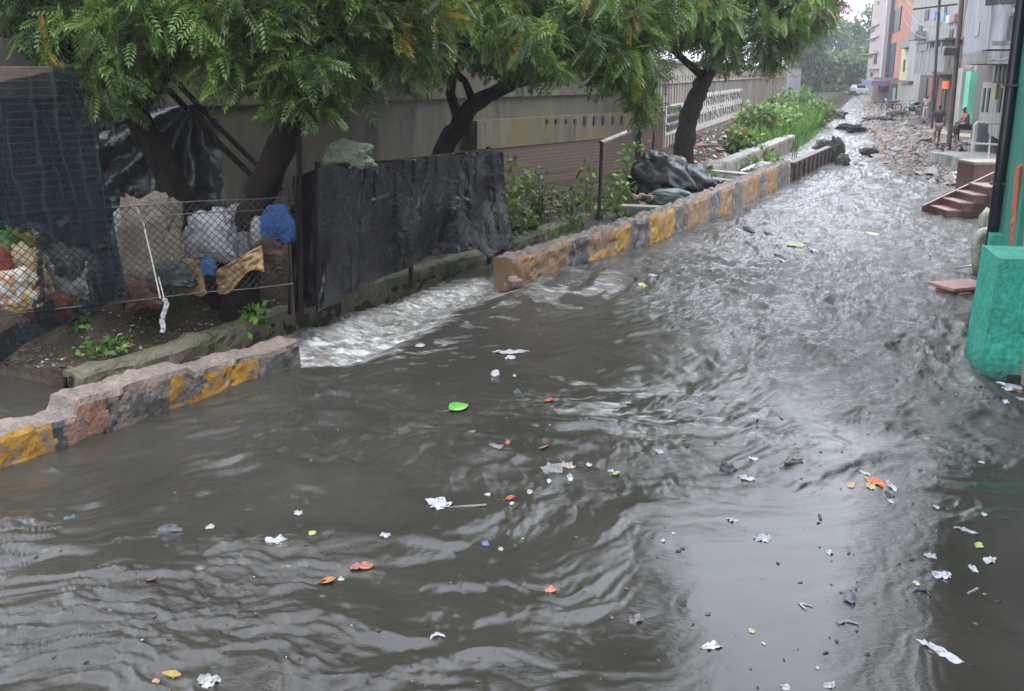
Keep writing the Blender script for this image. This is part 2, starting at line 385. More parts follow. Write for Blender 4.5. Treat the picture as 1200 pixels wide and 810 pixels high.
def make_water():
    ny, nx = 1000, 900
    ys = 2.2 * (165 / 2.2) ** (np.arange(ny) / (ny - 1))
    s = np.linspace(-1, 1, nx)
    Y = np.repeat(ys[:, None], nx, 1)
    Lft = -Y * .95 - 1.5; Lft = np.maximum(Lft, -9.9); Rgt = np.minimum(.20 * Y + 1.6, 4.2)
    X = Lft + (Rgt - Lft) * (s + 1) / 2
    h, fo, ch = water(X, Y)
    V = np.stack([X, Y, h], -1).reshape(-1, 3)
    i = np.arange(ny - 1)[:, None] * nx + np.arange(nx - 1)[None, :]
    Q = np.stack([i, i + 1, i + nx + 1, i + nx], -1).reshape(-1, 4)
    m, t, b = newmat('flood_water'); co = objco(t)
    fo_ = nn(t, 'Attribute'); fo_.attribute_name = 'foam'; ch_ = nn(t, 'Attribute'); ch_.attribute_name = 'chop'
    n1 = noise(t, 5, 6, .65, co, .6); n2 = noise(t, 38, 5, .65, co, .4)
    # silt-laden water: grey brown with darker oily patches
    silt = noise(t, .5, 5, .6, co, .5)
    body = ramp(t, silt, [(.35, (.029, .027, .022)), (.65, (.044, .040, .033))])
    ml = nn(t, 'Math'); ml.operation = 'ADD'; t.links.new(fo_.outputs['Fac'], ml.inputs[0])
    sb = nn(t, 'Math'); sb.operation = 'MULTIPLY_ADD'; t.links.new(n1, sb.inputs[0]); sb.inputs[1].default_value = 1.5; sb.inputs[2].default_value = -.95
    t.links.new(sb.outputs[0], ml.inputs[1])
    gate = nn(t, 'Math'); gate.operation = 'MULTIPLY'; gate.use_clamp = True
    t.links.new(ml.outputs[0], gate.inputs[0])
    gs = ramp(t, fo_.outputs['Fac'], [(.02, (0, 0, 0)), (.2, (1, 1, 1))]); t.links.new(gs, gate.inputs[1])
    fm_ = nn(t, 'Mapping'); fm_.inputs['Rotation'].default_value = (0, 0, math.radians(-51)); fm_.inputs['Scale'].default_value = (2.2, 11, 4); t.links.new(co, fm_.inputs['Vector'])
    fstr = ramp(t, noise(t, 1.0, 7, .68, fm_.outputs[0], 1.2), [(.34, (.085, .08, .07)), (.48, (.23, .225, .21)), (.60, (.56, .55, .53))])
    t.links.new(gmix(t, gate.outputs[0], body, fstr), b.inputs['Base Color'])
    rr = nn(t, 'Math'); rr.operation = 'MULTIPLY_ADD'; t.links.new(gate.outputs[0], rr.inputs[0]); rr.inputs[1].default_value = .35; rr.inputs[2].default_value = .015
    t.links.new(rr.outputs[0], b.inputs['Roughness']); b.inputs['IOR'].default_value = 1.45
    bs = nn(t, 'Mapping'); bs.inputs['Rotation'].default_value = (0, 0, math.radians(-28)); bs.inputs['Scale'].default_value = (8, 15, 8); t.links.new(co, bs.inputs['Vector'])
    n3 = noise(t, 1.3, 6, .66, bs.outputs[0], 1.2)
    hm = nn(t, 'Math'); hm.operation = 'MULTIPLY_ADD'; t.links.new(n2, hm.inputs[0]); hm.inputs[1].default_value = .55; t.links.new(n3, hm.inputs[2])
    bp = nn(t, 'Bump'); bp.inputs['Distance'].default_value = .03; t.links.new(hm.outputs[0], bp.inputs['Height'])
    st_ = nn(t, 'Math'); st_.operation = 'MULTIPLY_ADD'; t.links.new(ch_.outputs['Fac'], st_.inputs[0]); st_.inputs[1].default_value = .8; st_.inputs[2].default_value = .02
    t.links.new(st_.outputs[0], bp.inputs['Strength']); t.links.new(bp.outputs[0], b.inputs['Normal'])
    o = npmesh('water', V, Q, m, smooth=True, attrs={'foam': fo.ravel(), 'chop': ch.ravel()}, recenter=False)
    tag(o, 'grey brown flood water rushing down the street', None, None, 'structure')
make_water()
# ------------------------------------------------------------------ ground
def sheet(name, x0, x1, y0, y1, nx, ny, fz, mat, label):
    X, Y = np.meshgrid(np.linspace(x0, x1, nx), np.linspace(y0, y1, ny))
    V = np.stack([X, Y, fz(X, Y)], -1).reshape(-1, 3)
    i = np.arange(ny - 1)[:, None] * nx + np.arange(nx - 1)[None, :]
    Q = np.stack([i, i + 1, i + nx + 1, i + nx], -1).reshape(-1, 4)
    o = npmesh(name, V, Q, mat, smooth=True, recenter=False); tag(o, label, kind='structure'); return o
sheet('ground', -900, 900, -300, 1200, 20, 20, lambda X, Y: X * 0 - .62, soil, 'dark wet ground under and around the street')
BK = [P(u, v, -.1)[:2] for u, v in [(-420, 470), (-250, 452), (0, 440), (92, 462), (200, 436), (290, 405), (380, 375), (500, 338), (600, 304), (700, 263), (760, 238), (850, 207), (932, 172), (962, 152), (985, 130), (1000, 113)]]
BK = [(BK[0][0] - 3, BK[0][1] - 6)] + BK + [(BK[-1][0] + 2, BK[-1][1] + 90)]
def bank_z(X, Y):
    sd = seg_dist(X, Y, BK)
    farm = sst(24, 34, Y)
    z = .06 + .16 * sst(.1, 1.0, sd) + (.66 - .42 * sst(12, 15, Y)) * sst(.5, 1.45, sd) + farm * .08 * sst(.2, 2.2, sd)
    z = z + (.05 + .09 * farm) * fbm(X * 1.6, Y * 1.4, 4, 101) * sst(-.1, .6, sd) + .028 * fbm(X * 9, Y * 9, 2, 102)
    return np.where(sd > -.02, z, -.5 + .0 * z) * 1.0, sd
def mk_bank():
    nu, nv = 520, 120
    pts = np.array(BK); L = np.r_[0, np.cumsum(np.hypot(*np.diff(pts, axis=0).T))]
    w = np.linspace(0, 1, nu) ** 1.6; s = w * L[-1]
    px = np.interp(s, L, pts[:, 0]); py = np.interp(s, L, pts[:, 1])
    o = np.linspace(0, 1, nv) ** 1.7 * 12
    X = px[None, :] - o[:, None]; Y = py[None, :] + 0 * o[:, None]
    z, sd = bank_z(X, Y); z[0, :] = -.35
    V = np.stack([X, Y, z], -1).reshape(-1, 3)
    i = np.arange(nv - 1)[:, None] * nu + np.arange(nu - 1)[None, :]
    Q = np.stack([i, i + nu, i + nu + 1, i + 1], -1).reshape(-1, 4)
    tag(npmesh('earth_bank', V, Q, soil, smooth=True, recenter=False), 'wet earth bank along the drain', kind='structure')
mk_bank()
def gz(x, y): return float(bank_z(np.array([x]), np.array([y]))[0][0])
mud = pm('mud_and_rubble', (.085, .068, .055), (.22, .18, .15), 2.2, .6, .9, .06, c3=(.12, .085, .07), fine=30)
ML = [P(u, v, .05)[:2] for u, v in [(1190, 236), (1140, 224), (1075, 212), (1030, 198), (1014, 178), (1016, 160), (1002, 146), (1008, 131), (1006, 118), (1002, 108)]]
def mud_z(X, Y):
    sd = -seg_dist(X, Y, ML)
    z = -.35 + .50 * sst(-.7, .9, sd) + .16 * sst(.3, 4, sd) * fbm(X * .9, Y * .45, 4, 111) + .05 * fbm(X * 4, Y * 3, 3, 112) * sst(-.5, .5, sd)
    return z + .10 * sst(4, 10, X)
sheet('mud_street', -6, 14, 26, 200, 240, 620, mud_z, mud, 'rubble strewn mud covering the far street')
def mz(x, y): return float(mud_z(np.array([x]), np.array([y]))[()] if False else mud_z(np.array([x]), np.array([y]))[0])
# far mid bank islands of rubble in the stream (left-far)
sheet('far_mud', -9, 2, 95, 210, 60, 120, lambda X, Y: -.25 + .33 * sst(-1, 2, -(X - (-.6 - (Y - 95) * .012)) + 1.2 * fbm(X * .4, Y * .2, 3, 113)) + .04 * fbm(X, Y, 3, 114), mud, 'muddy shoal beside the far stream')

# ------------------------------------------------------------------ drain wall, kerbs
def loft_wall(name, line, hts, width, base, mats, midx, step=.06, rough=.018, side=1, parent=None, seed=0, endh=None):
    """a low wall along a polyline of face points: front face, worn top, back"""
    pts = np.array(line, float); L = np.r_[0, np.cumsum(np.hypot(*np.diff(pts, axis=0).T))]
    n = max(8, int(L[-1] / step)); s = np.linspace(0, L[-1], n + 1)
    px = np.interp(s, L, pts[:, 0]); py = np.interp(s, L, pts[:, 1]); hh = np.interp(s, L, hts)
    tx = np.gradient(px); ty = np.gradient(py); q = np.hypot(tx, ty); nx_, ny_ = -ty / q * side, tx / q * side
    nf = 16; rows = []
    hh = hh + rough * 1.6 * fbm(s * 2.2, s * 0 + seed, 3, 7 + seed)
    for k in range(nf + 1):                       # front, bottom to top
        z = base + (hh - base) * k / nf; o = rough * fbm(s * 5, s * 0 + k * .28, 3, 11 + seed) + (.02 if k == nf else 0) + .035 * np.exp(-(((s + .25 * nz(k * .3, seed, 8)) % 1.35 - .6) / .022) ** 2) * (width < .4)
        rows.append(np.stack([px + nx_ * o, py + ny_ * o, z + 0 * s], -1))
    nt_ = 6
    for k in range(1, nt_ + 1):
        f = k / nt_; o = width * f; z = hh + rough * 1.2 * fbm(s * 6, s * 0 + 7 + k * .7, 3, 23 + seed) + .015 * math.sin(f * 3.14)
        rows.append(np.stack([px + nx_ * o, py + ny_ * o, z], -1))
    for k in range(1, 4):
        z = hh + (base - hh) * k / 3; o = width + rough * fbm(s * 5, s * 0 + 20 + k, 2, 31 + seed)
        rows.append(np.stack([px + nx_ * o, py + ny_ * o, z], -1))
    A = np.stack(rows, 0); nr = A.shape[0]; N = n + 1
    V = A.reshape(-1, 3); i = np.arange(nr - 1)[:, None] * N + np.arange(n)[None, :]
    Q = np.stack([i, i + 1, i + N + 1, i + N], -1)
    mi = np.zeros((nr - 1, n), int)
    for r in range(nr - 1):
        for c in range(n): mi[r, c] = midx(r, nf, (s[c] + s[c + 1]) / 2, px[c], py[c])
    V = list(map(tuple, V)); F_ = [tuple(x) for x in Q.reshape(-1, 4)]; M_ = list(mi.ravel())
    F_.append(tuple(k * N for k in range(nr))); M_.append(mi[nr // 2, 0])
    F_.append(tuple(k * N + n for k in range(nr))[::-1]); M_.append(mi[nr // 2, -1])
    mb = MB(); mb.v = V; mb.f = F_; mb.m = [int(x) for x in M_]
    return mb.build(name, mats, parent)
def arc_of(line):
    pts = np.array(line, float); L = np.r_[0, np.cumsum(np.hypot(*np.diff(pts, axis=0).T))]
    def at(u, v):
        p = P(u, v)[:2]; best = (9e9, 0)
        for k in range(len(pts) - 1):
            d = pts[k + 1] - pts[k]; t = float(np.clip(np.dot(np.array(p) - pts[k], d) / np.dot(d, d), 0, 1)); e = pts[k] + d * t - p
            m = float(np.dot(e, e))
            if m < best[0]: best = (m, L[k] + t * math.sqrt(float(np.dot(d, d))))
        return best[1]
    return at
DW = [BK[k] for k in range(4, 11)]
o = loft_wall('drain_edge_wall', [P(92, 462, -.1)[:2], *DW[1:], P(712, 255, -.1)[:2]], [.10, .13, .16, .18, .2, .2, .2, .2], .30, -.5, [mossc], lambda *a: 0, step=.1, rough=.02, seed=3)
tag(o, 'long low mossy concrete edge of the drain below the tarp fence', 'drain wall')
# near kerb with its broken middle
at1 = arc_of(KF)
b1 = [at1(-30, 562), at1(68, 528), at1(72, 527), at1(98, 515), at1(203, 480), at1(306, 447)]
def mk1(r, nf, s, x, y):
    if r > nf: return 2
    if r == nf or r == nf - 1 and s > b1[3]: return 2
    w = .05 * nz(r * .35, s * 1, 9)
    s += w
    if s < at1(0, 552) - .35: return 1
    if s < b1[1]: return 0
    if s < at1(78, 523): return 1
    if s < at1(128, 505): return 3
    if s < b1[4]: return 4 if nz(s * 2, r * .4, 3) > -.05 else 2
    if s < b1[5]: return 0 if nz(s * 3, r * .35, 4) > -.22 else 2
    return 4
# height: low and broken on the left, thick slab from x=90 on
LK = arc_of(KF)
pts = np.array(KF); Lk = np.r_[0, np.cumsum(np.hypot(*np.diff(pts, axis=0).T))]
cut = [0, at1(46, 536), at1(50, 535), at1(92, 518), at1(97, 516), at1(225, 472), at1(232, 470), at1(352, 430)]
hcut = [.27, .27, .235, .235, .37, .36, .29, .27]
pp = [(float(np.interp(c_, Lk, pts[:, 0])), float(np.interp(c_, Lk, pts[:, 1]))) for c_ in cut]
o = loft_wall('kerb', pp, hcut, .36, -.5, [yel, blk, pinkcon, brickmass, blkw], mk1, step=.03, rough=.016, seed=1)
tag(o, 'broken near length of low kerb with bright yellow paint on the left', 'kerb', 'painted kerb lengths')
# far kerb
at2 = arc_of(K2)
marks = [(602, 4), (668, 3), (690, 0), (737, 1), (762, 0), (790, 1), (806, 4), (830, 1), (843, 4), (857, 1), (870, 4), (888, 1), (896, 4), (910, 1)]
vv = lambda u: np.interp(u, [600, 700, 780, 860, 925], [335, 306, 281, 247, 214])
ms_ = [(at2(u, float(vv(u))), k) for u, k in marks]
def mk2(r, nf, s, x, y):
    if r >= nf: return 2
    k = 4
    s += .03 * nz(r * .35, s, 19)
    for a, b in ms_:
        if s >= a: k = b
    if 2.2 < s < 3.2 and r > nf - 6 and k == 0: k = 4
    if s < 1.2 and r < 6: return 5
    return k
o = loft_wall('kerb', K2, [.40, .47, .54, .60, .62], .34, -.5, [yel, blkw, pinkcon, blk, yelw, brickmass], mk2, step=.06, rough=.026, seed=2)
tag(o, 'long far length of kerb in worn yellow and black blocks', 'kerb', 'painted kerb lengths')
# brick toe at the broken end
mb = MB(); e = Vector(P(600, 338)[:2])
for k in range(7):
    mb.box((e.x - .16 + .30 * random.random(), e.y - .12 + .42 * random.random(), .0 + .10 * (k % 2)), (.22, .13, .11), random.random() * 3)
o = mb.build('broken_brick_pile', brickmass, bevel=.02); tag(o, 'red broken bricks at the open end of the far kerb', 'bricks')
# rusty shuttering beyond the kerb
ra, rb = P(927, 213), P(972, 190)
t = thing('steel_shutter_plate', (ra[0], ra[1], -.1), 'rusty ribbed steel shuttering standing in the water past the kerb end', 'shuttering')
mb = MB(); mb.slab(ra, rb, -.05, -.01, -.4, .50); mb.slab(ra, rb, -.16, .06, .50, .56); mb.build('plate', rust, t)
A, B = Vector(ra[:2]), Vector(rb[:2])
for k in range(9):
    c = A.lerp(B, (k + .5) / 9); mb = MB(); mb.box((c.x + .06, c.y, .08), (.09, .09, .84), .3); mb.build('rib', rust, t)
mb = MB(); 
for k in range(3):
    for dz in (0,):
        c = P(943 + k * 2.6, 206); mb = MB(); mb.tube([(c[0] - .5, c[1] + 1.5, 0), (c[0] - .5, c[1] + 1.5, 1.0 + .1 * k)], .012, 5)
        o = mb.build('steel_bar', rust); tag(o, ['leftmost and shortest', 'middle', 'rightmost and tallest'][k] + ' of the three thin upright bars in the drain behind the steel plate', 'rebar', 'bare bars beside the steel plate')
# second low concrete wall of the drain
lw = [P(818, 225)[:2], P(850, 210)[:2], P(900, 190)[:2], P(932, 174)[:2]]
o = loft_wall('drain_side_wall', lw, [.45, .5, .55, .55], .45, -.5, [concrete], lambda *a: 0, step=.12, rough=.02, seed=6)
tag(o, 'bare grey concrete side wall of the drain below the garbage bank', 'drain wall')

# ------------------------------------------------------------------ slabs over the drain
def slab(u0, v0, u1, v1, z, w, th, mat, lab, name='concrete_slab'):
    a, b = P(u0, v0, z), P(u1, v1, z); mb = MB(); mb.slab(a, b, -w / 2, w / 2, z - th, z)
    o = mb.build(name, mat, bevel=.015); tag(o, lab, 'slab'); return o
slab(728, 240, 806, 243, .42, .30, .08, concrete, 'thin concrete slab bridging the drain in front of the black bag')
slab(820, 207, 876, 213, .50, .35, .08, concrete, 'wide pale slab across the drain nearer the dark bags')
slab(832, 199, 886, 204, .50, .30, .07, flat('pale_plank', (.42, .38, .34)), 'narrow pale slab just behind the wide one')

# ------------------------------------------------------------------ walls
def wallrun(name, A, B, z0, z1, th, mat, lab, cat='wall', ledge=None, ribs=0):
    t = thing(name, (A[0], A[1], z0), lab, cat)
    mb = MB(); mb.slab(A, B, -th, 0, z0, z1, 0)
    mb.build('panel', mat, t)
    if ledge:
        mb = MB(); mb.slab(A, B, 0.003, ledge[1], ledge[0], ledge[0] + .12); mb.build('ledge', mat, t)
    return t
W0 = R(-160, 100, 13.6); W1 = R(742, 100, 29.0)
nw = wallrun('compound_wall', W0, W1, .0, 4.3, .3, wall_old, 'tall grimy concrete wall streaked dark behind the near trees', ledge=(2.55, .10))
def online(A, B, u):
    best = None
    for k in range(400):
        f = k / 399; p = A.lerp(B, f)
        vx = p.x * CY + p.y * SY; dd = dof(p.x, p.y)
        uu = 600 + F * vx / (dd * CT + (CAM_H - 1.5) * ST)
        if best is None or abs(uu - u) < best[0]: best = (abs(uu - u), p)
    return best[1]
tt = (W1 - W0).normalized(); nrm = Vector((tt.y, -tt.x, 0))
bA = online(W0, W1, 545) + nrm * .30; bB = online(W0, W1, 742) + nrm * .30
t = thing('brick_wall', (bA.x, bA.y, .1), 'low mossy brick wall with plastered top in front of the tall grimy wall', 'wall')
mb = MB(); mb.slab(bA, bB, -.28, 0, .0, 1.42); mb.build('brick_face', brick_old, t)
mb = MB(); mb.slab(bA, bB, -.29, .035, 1.42, 2.06); mb.build('plaster_band', wall_moss, t)
for k in range(9):
    u = 628 + k * 11; p = online(W0, W1, u) + nrm * .335
    mb = MB(); mb.box((p.x, p.y, 1.95 - .01 * k), (.10, .07, .10 + (.12 if k > 3 else 0)), math.atan2(tt.y, tt.x)); mb.build('weep_hole', darkmetal, t)
# red brick pier beyond
e0, e1 = R(752, 160, 28.5), R(777, 160, 28.8)
t = thing('brick_pier', (e0.x, e0.y, .1), 'short exposed red brick wall end beside the black bag', 'wall')
mb = MB(); mb.slab(e0, e1, -.35, 0, 0, 1.95); mb.build('brick_body', brick_red, t)
mb = MB(); mb.slab(e0, e1, -.4, .05, 1.95, 2.05); mb.build('cap', brick_red, t)
F0 = Vector((*R(742, 90, 31)[:2], 0)); F1 = Vector((-6.3, 118, 0))
t = thing('fluted_boundary_wall', (F0.x, F0.y, 0), 'long pale boundary wall of upright fluted panels with painted lettering', 'wall')
mb = MB(); mb.slab(F0, F1, -.3, 0, .3, 3.42); mb.build('panel', wall_far, t)
L = (F1 - F0).length; ft = (F1 - F0).normalized(); fn_ = Vector((ft.y, -ft.x, 0))
mb = MB()
s_ = .2
while s_ < L - .3:
    p = F0 + ft * s_; w_ = .12 + .012 * s_ ** .5; mb.slab(p, p + ft * w_, .002, .035, .35, 3.0); s_ += .46 + .2 * random.random()
mb.build('rib', wall_far, t)['kind'] = 'stuff'
mb = MB(); mb.slab(F0, F1, .002, .07, 2.72, 2.80); mb.build('rail', wall_far, t)
mb = MB(); mb.slab(F0, F1, -.33, .09, 3.421, 3.52); mb.build('coping', wall_far, t)
white_wash = paint('whitewash_patch', (.62, .60, .57), .58, (.40, .36, .33))
inkm = flat('black_wall_lettering', (.06, .055, .06), .7)
def fpt(u): return online(F0, F1, u)
for (u0, u1, z0, z1, rows) in ((779, 798, .95, 2.0, 3), (812, 868, .75, 2.25, 2)):
    a, b = fpt(u0), fpt(u1); mb = MB(); mb.slab(a, b, .036, .045, z0, z1)
    pt = mb.build('whitewash', white_wash, t)
    mb = MB(); Ls = (b - a).length; rr_ = random.Random(u0)
    for rw in range(rows):
        zt = z1 - .12 - rw * (z1 - z0 - .15) / rows; hgt = (z1 - z0) / rows * .62; x = .15
        while x < Ls - .3:
            w = rr_.uniform(.5, 1.0) * (1.0 if u0 > 800 else .3); k = rr_.random()
            def stroke(pts, r=.024 if u0 > 800 else .018):
                q = [a + ft * (x + px_ * w) + fn_ * .052 for px_, _ in pts]
                mb.tube([(p.x, p.y, zt - pz * hgt) for p, (_, pz) in zip(q, pts)], r, 4)
            stroke([(.8, 0), (.8, 1)])
            if k < .35: stroke([(.1, .3), (.3, .15), (.5, .35), (.3, .6), (.15, .85)])
            elif k < .7: stroke([(.1, .1), (.15, .6), (.45, .7), (.75, .5)])
            else: stroke([(.1, .9), (.35, .4), (.1, .25), (.4, .1)]); stroke([(.4, -.25), (.65, -.12)])
            x += w * 1.12
        if u0 < 800:
            p, q = a + ft * .15 + fn_ * .052, b - ft * .3 + fn_ * .052; mb.tube([(p.x, p.y, zt + .03), (q.x, q.y, zt + .03)], .02, 4)
    mb.build('lettering', inkm, t)
a, b = fpt(935), Vector((F1.x, F1.y, 0)); mb = MB(); mb.slab(b - ft * 22, b, .036, .05, .5, 3.4); mb.build('pale_blue_panel', flat('pale_blue_paint', (.42, .50, .60)), t)

# ------------------------------------------------------------------ cloth helpers
def cloth(name, fn, nu, nv, mat, parent=None, keep=None, solid=.004, smooth=True):
    mb = MB(); mb.grid(fn, nu, nv)
    if keep:
        nf = []
        for j in range(nv):
            for i in range(nu):
                if keep((i + .5) / nu, (j + .5) / nv): nf.append(mb.f[j * nu + i])
        mb.f = nf; mb.m = [0] * len(nf)
    return mb.build(name, mat, parent, smooth=smooth, solid=solid)
def fd(u): return 10.2 + 1.9 * u / 372 if u < 372 else 12.1 + 4.4 * (u - 372) / 218
toward = Vector((SY, -CY, 0)) * 1.0      # towards the camera, level
tarpm = pm('black_tarp', (.005, .006, .007), (.010, .011, .013), 2, .20, .6, .010, spec=.30, fine=30)
ft_posts = [(u, v0, v1) for u, v0, v1 in ((372, 190, 364), (350, 160, 352), (480, 186, 312), (572, 172, 290))]
tf = thing('tarp_fence', (*P(372, 362, .3)[:2], .3), 'long fence of black tarpaulin hung over a rail beside the drain', 'tarp fence')
def tarp_fn(s, t):
    u = 374 + (590 - 374) * s
    if s < .93: vt = 197 - 22 * s / .93 - 2.5 * math.sin(s * 21) * (1 - s)
    else: vt = 175 + (s - .93) / .07 * 3
    vb = np.interp(s, [0, .05, .12, .25, .4, .58, .7, .8, .87, 1], [364, 357, 347, 335, 321, 303, 296, 290, 300, 289])
    u2 = u + (t ** 2) * (14 * s if s > .7 else -2 * s)
    v = vt + (vb - vt) * t
    d = fd(u)
    p = R(u2, v, d)
    q = .15 * nz(s * 7 + t * 1.2, t * 1.2, 61) * (.4 + t) + .10 * (.35 - abs(nz(s * 15 + .6 * t, t * .8, 57))) * (1.2 - .5 * t) + .022 * nz(s * 20 - t * 3 + nz(s * 4, t * 3, 60), t * 1.2, 62) + .05 * (.35 - abs(nz(s * 6 + 2 * t, t * 2.5 - s * 4, 63))) + .018 * (.3 - abs(nz(s * 18 - 5 * t, t * 7 + s * 9, 59))) + .006 * nz(s * 60, t * 24, 66)
    q += .09 * max(0, 1 - abs((s - .28) * 1.0 + (t - .5) * .30) / .06) * (t > .3) * (t < .95)
    return p + toward * (q + .06)
cloth('tarpaulin', tarp_fn, 240, 110, tarpm, tf)
def flap_fn(s, t):
    u = 343 + 33 * s - 6 * t * (1 - s); v = (206 - 9 * s) + (362 - 200) * t; d = fd(u) + .12
    return R(u, v, d) + toward * (.07 * nz(s * 3, t * 3, 64) + .02 * nz(s * 14, t * 20, 67) + .08 * math.sin(s * 7))
cloth('side_flap', flap_fn, 30, 60, tarpm, tf)
for u, v0, v1 in ft_posts:
    mb = MB(); a = R(u, v0, fd(u) + .05); b = R(u + 1, v1, fd(u) + .05); mb.tube([(b.x, b.y, .1), a], .035, 7); mb.build('post', barkm, tf)
mb = MB(); mb.tube([R(372, 196, fd(372) + .03), R(480, 187, fd(480) + .03), R(576, 175, fd(576) + .03)], .022, 6); mb.build('rail', barkm, tf)


# shade net
def netmat():
    m, t, b = newmat('shade_net'); co = nn(t, 'UVMap') if False else objco(t)
    w1 = nn(t, 'TexWave'); w1.wave_type = 'BANDS'; w1.bands_direction = 'Z'; w1.inputs['Scale'].default_value = 4.2; w1.inputs['Distortion'].default_value = 1.2; w1.inputs['Detail Scale'].default_value = 1
    w2 = nn(t, 'TexWave'); w2.wave_type = 'BANDS'; w2.bands_direction = 'X'; w2.inputs['Scale'].default_value = 4.6; w2.inputs['Distortion'].default_value = 1.2
    t.links.new(co, w1.inputs[0]); t.links.new(co, w2.inputs[0])
    mxm = nn(t, 'Math'); mxm.operation = 'MAXIMUM'; t.links.new(w1.outputs[1], mxm.inputs[0]); t.links.new(w2.outputs[1], mxm.inputs[1])
    ln = ramp(t, mxm.outputs[0], [(.90, (0, 0, 0)), (1, (.42, .42, .42))])
    pt = noise(t, 1.5, 4, .6, co); base = ramp(t, pt, [(.35, (.0025, .0045, .0065)), (.65, (.006, .0105, .015))])
    t.links.new(gmix(t, ln, base, (.04, .075, .075)), b.inputs['Base Color']); b.inputs['Roughness'].default_value = .8; b.inputs['Specular IOR Level'].default_value = .1
    tp = nn(t, 'BsdfTransparent'); ms = nn(t, 'MixShader'); ms.inputs[0].default_value = .84
    t.links.new(tp.outputs[0], ms.inputs[1]); t.links.new(b.outputs[0], ms.inputs[2]); t.links.new(ms.outputs[0], t.nodes['Material Output'].inputs[0]); return m
netm = netmat()
def net_fn(s, t):
    ul, ur = -90, np.interp(t, [0, .2, .6, 1], [84, 98, 128, 150]); u = ul + (ur - ul) * s
    vt = 96 - .22 * u if u > 0 else 96 - .1 * u; vb = np.interp(u, [-90, 0, 20, 60, 100, 150], [450, 425, 408, 388, 368, 345]); v = vt + (vb - vt) * t
    return R(u, v, fd(max(u, -60)) - .15) + toward * (.16 * nz(s * 6, t * 1.3, 71) + .05 * (.3 - abs(nz(s * 14 + t * 3, t * 4, 72))) - .25 * (t - .5) ** 2)
def net_keep(s, t):
    ur = np.interp(t, [0, .2, .6, 1], [84, 98, 128, 150]); u = -90 + (ur + 90) * s
    vt = 96 - .22 * u if u > 0 else 96 - .1 * u; vb = np.interp(u, [-90, 0, 20, 60, 100, 150], [450, 425, 408, 388, 368, 345]); v = vt + (vb - vt) * t
    w = 7 * nz(u * .11, v * .11, 73) + 3 * nz(u * .4, v * .4, 75)
    if -90 < u < 46 + w * .5 and 268 + w < v < 352 + w * .6: return False
    if u < 44 + w and 345 < v < 395 and v < 372 + (44 - u) * .4 + w: return False
    top = np.interp(u, [50, 56, 66, 80, 92, 102], [300, 298, 325, 332, 326, 305]) + w * .5
    if 52 < u < 102 + w * .3 and top < v < 352 + w * .4: return False
    if 60 < u < 88 and 350 < v < 372 + w: return False
    for (a, b, r) in ((118, 288, 3), (122, 281, 2.5), (70, 262, 4), (75, 257, 3), (138, 338, 2.5), (114, 300, 2)):
        if (u - a) ** 2 + (v - b) ** 2 < r * r: return False
    return True
nt_thing = cloth('shade_net', net_fn, 150, 130, netm, keep=net_keep, solid=0)
tag(nt_thing, 'torn dark blue green shade net hanging at the left with a grid weave', 'net')
# brown roof edge above the net
mb = MB(); a, b = R(-120, 92, 10.4), R(60, 62, 11.3); mb.slab(a, b, -.5, 0, a.z - .22, a.z + .12); 
o = mb.build('roof_beam', pm('brown_board', (.06, .045, .035), (.14, .10, .08), 4, .6, stretch=(.4, .4, 3)), bevel=.01); tag(o, 'brown stained timber beam above the shade net at top left', 'beam')
# plastic sheet tent behind
def tent_fn(s, t):
    ut = 108 + 148 * s; vt = np.interp(s, [0, .5, .8, 1], [152, 128, 122, 140]); ub = 105 + 165 * s; vb = 262
    u = ut + (ub - ut) * t; v = vt + (vb - vt) * t
    rad = math.atan2(v - 118, u - 226)
    q = .10 * math.sin(rad * 17 + 1.5 * nz(s * 3, t * 3, 7)) * min(1, math.hypot(u - 226, v - 118) / 60) + .06 * nz(s * 9, t * 7, 74) + .03 * nz(s * 30, t * 24, 76)
    return R(u, v, 13.5) + toward * q
o = cloth('plastic_sheet', tent_fn, 80, 60, pm('grey_black_plastic', (.02, .022, .026), (.05, .053, .06), 3, .3, .5, .01, spec=.6)); tag(o, 'crumpled black plastic sheet tied to a point behind the leaning trunk', 'plastic sheet')
# dark shed interior wall behind the net
mb = MB(); a, b = R(-160, 200, 13.0), R(118, 200, 13.4); mb.slab(a, b, -.08, 0, .2, 3.0); o = mb.build('shed_wall', pm('dark_boards', (.012, .011, .010), (.035, .03, .027), 3, .7)); tag(o, 'dark board wall of the shelter behind the shade net', 'shed wall')
for k, (p, q, r) in enumerate((((188, 76), (330, 222), .030), ((196, 104), (322, 232), .036))):
    mb = MB(); a, b = R(*p, 12.9 + .1 * k), R(*q, 12.5); mb.tube([a, a.lerp(b, .5) + Vector((0, 0, -.03)), b], r, 7, wob=.3)
    o = mb.build('leaning_pole', barkm); tag(o, ('thinner upper' if k == 0 else 'thicker lower') + ' bamboo pole slanting down from the plastic sheet to the trunk', 'pole', 'slanting poles')
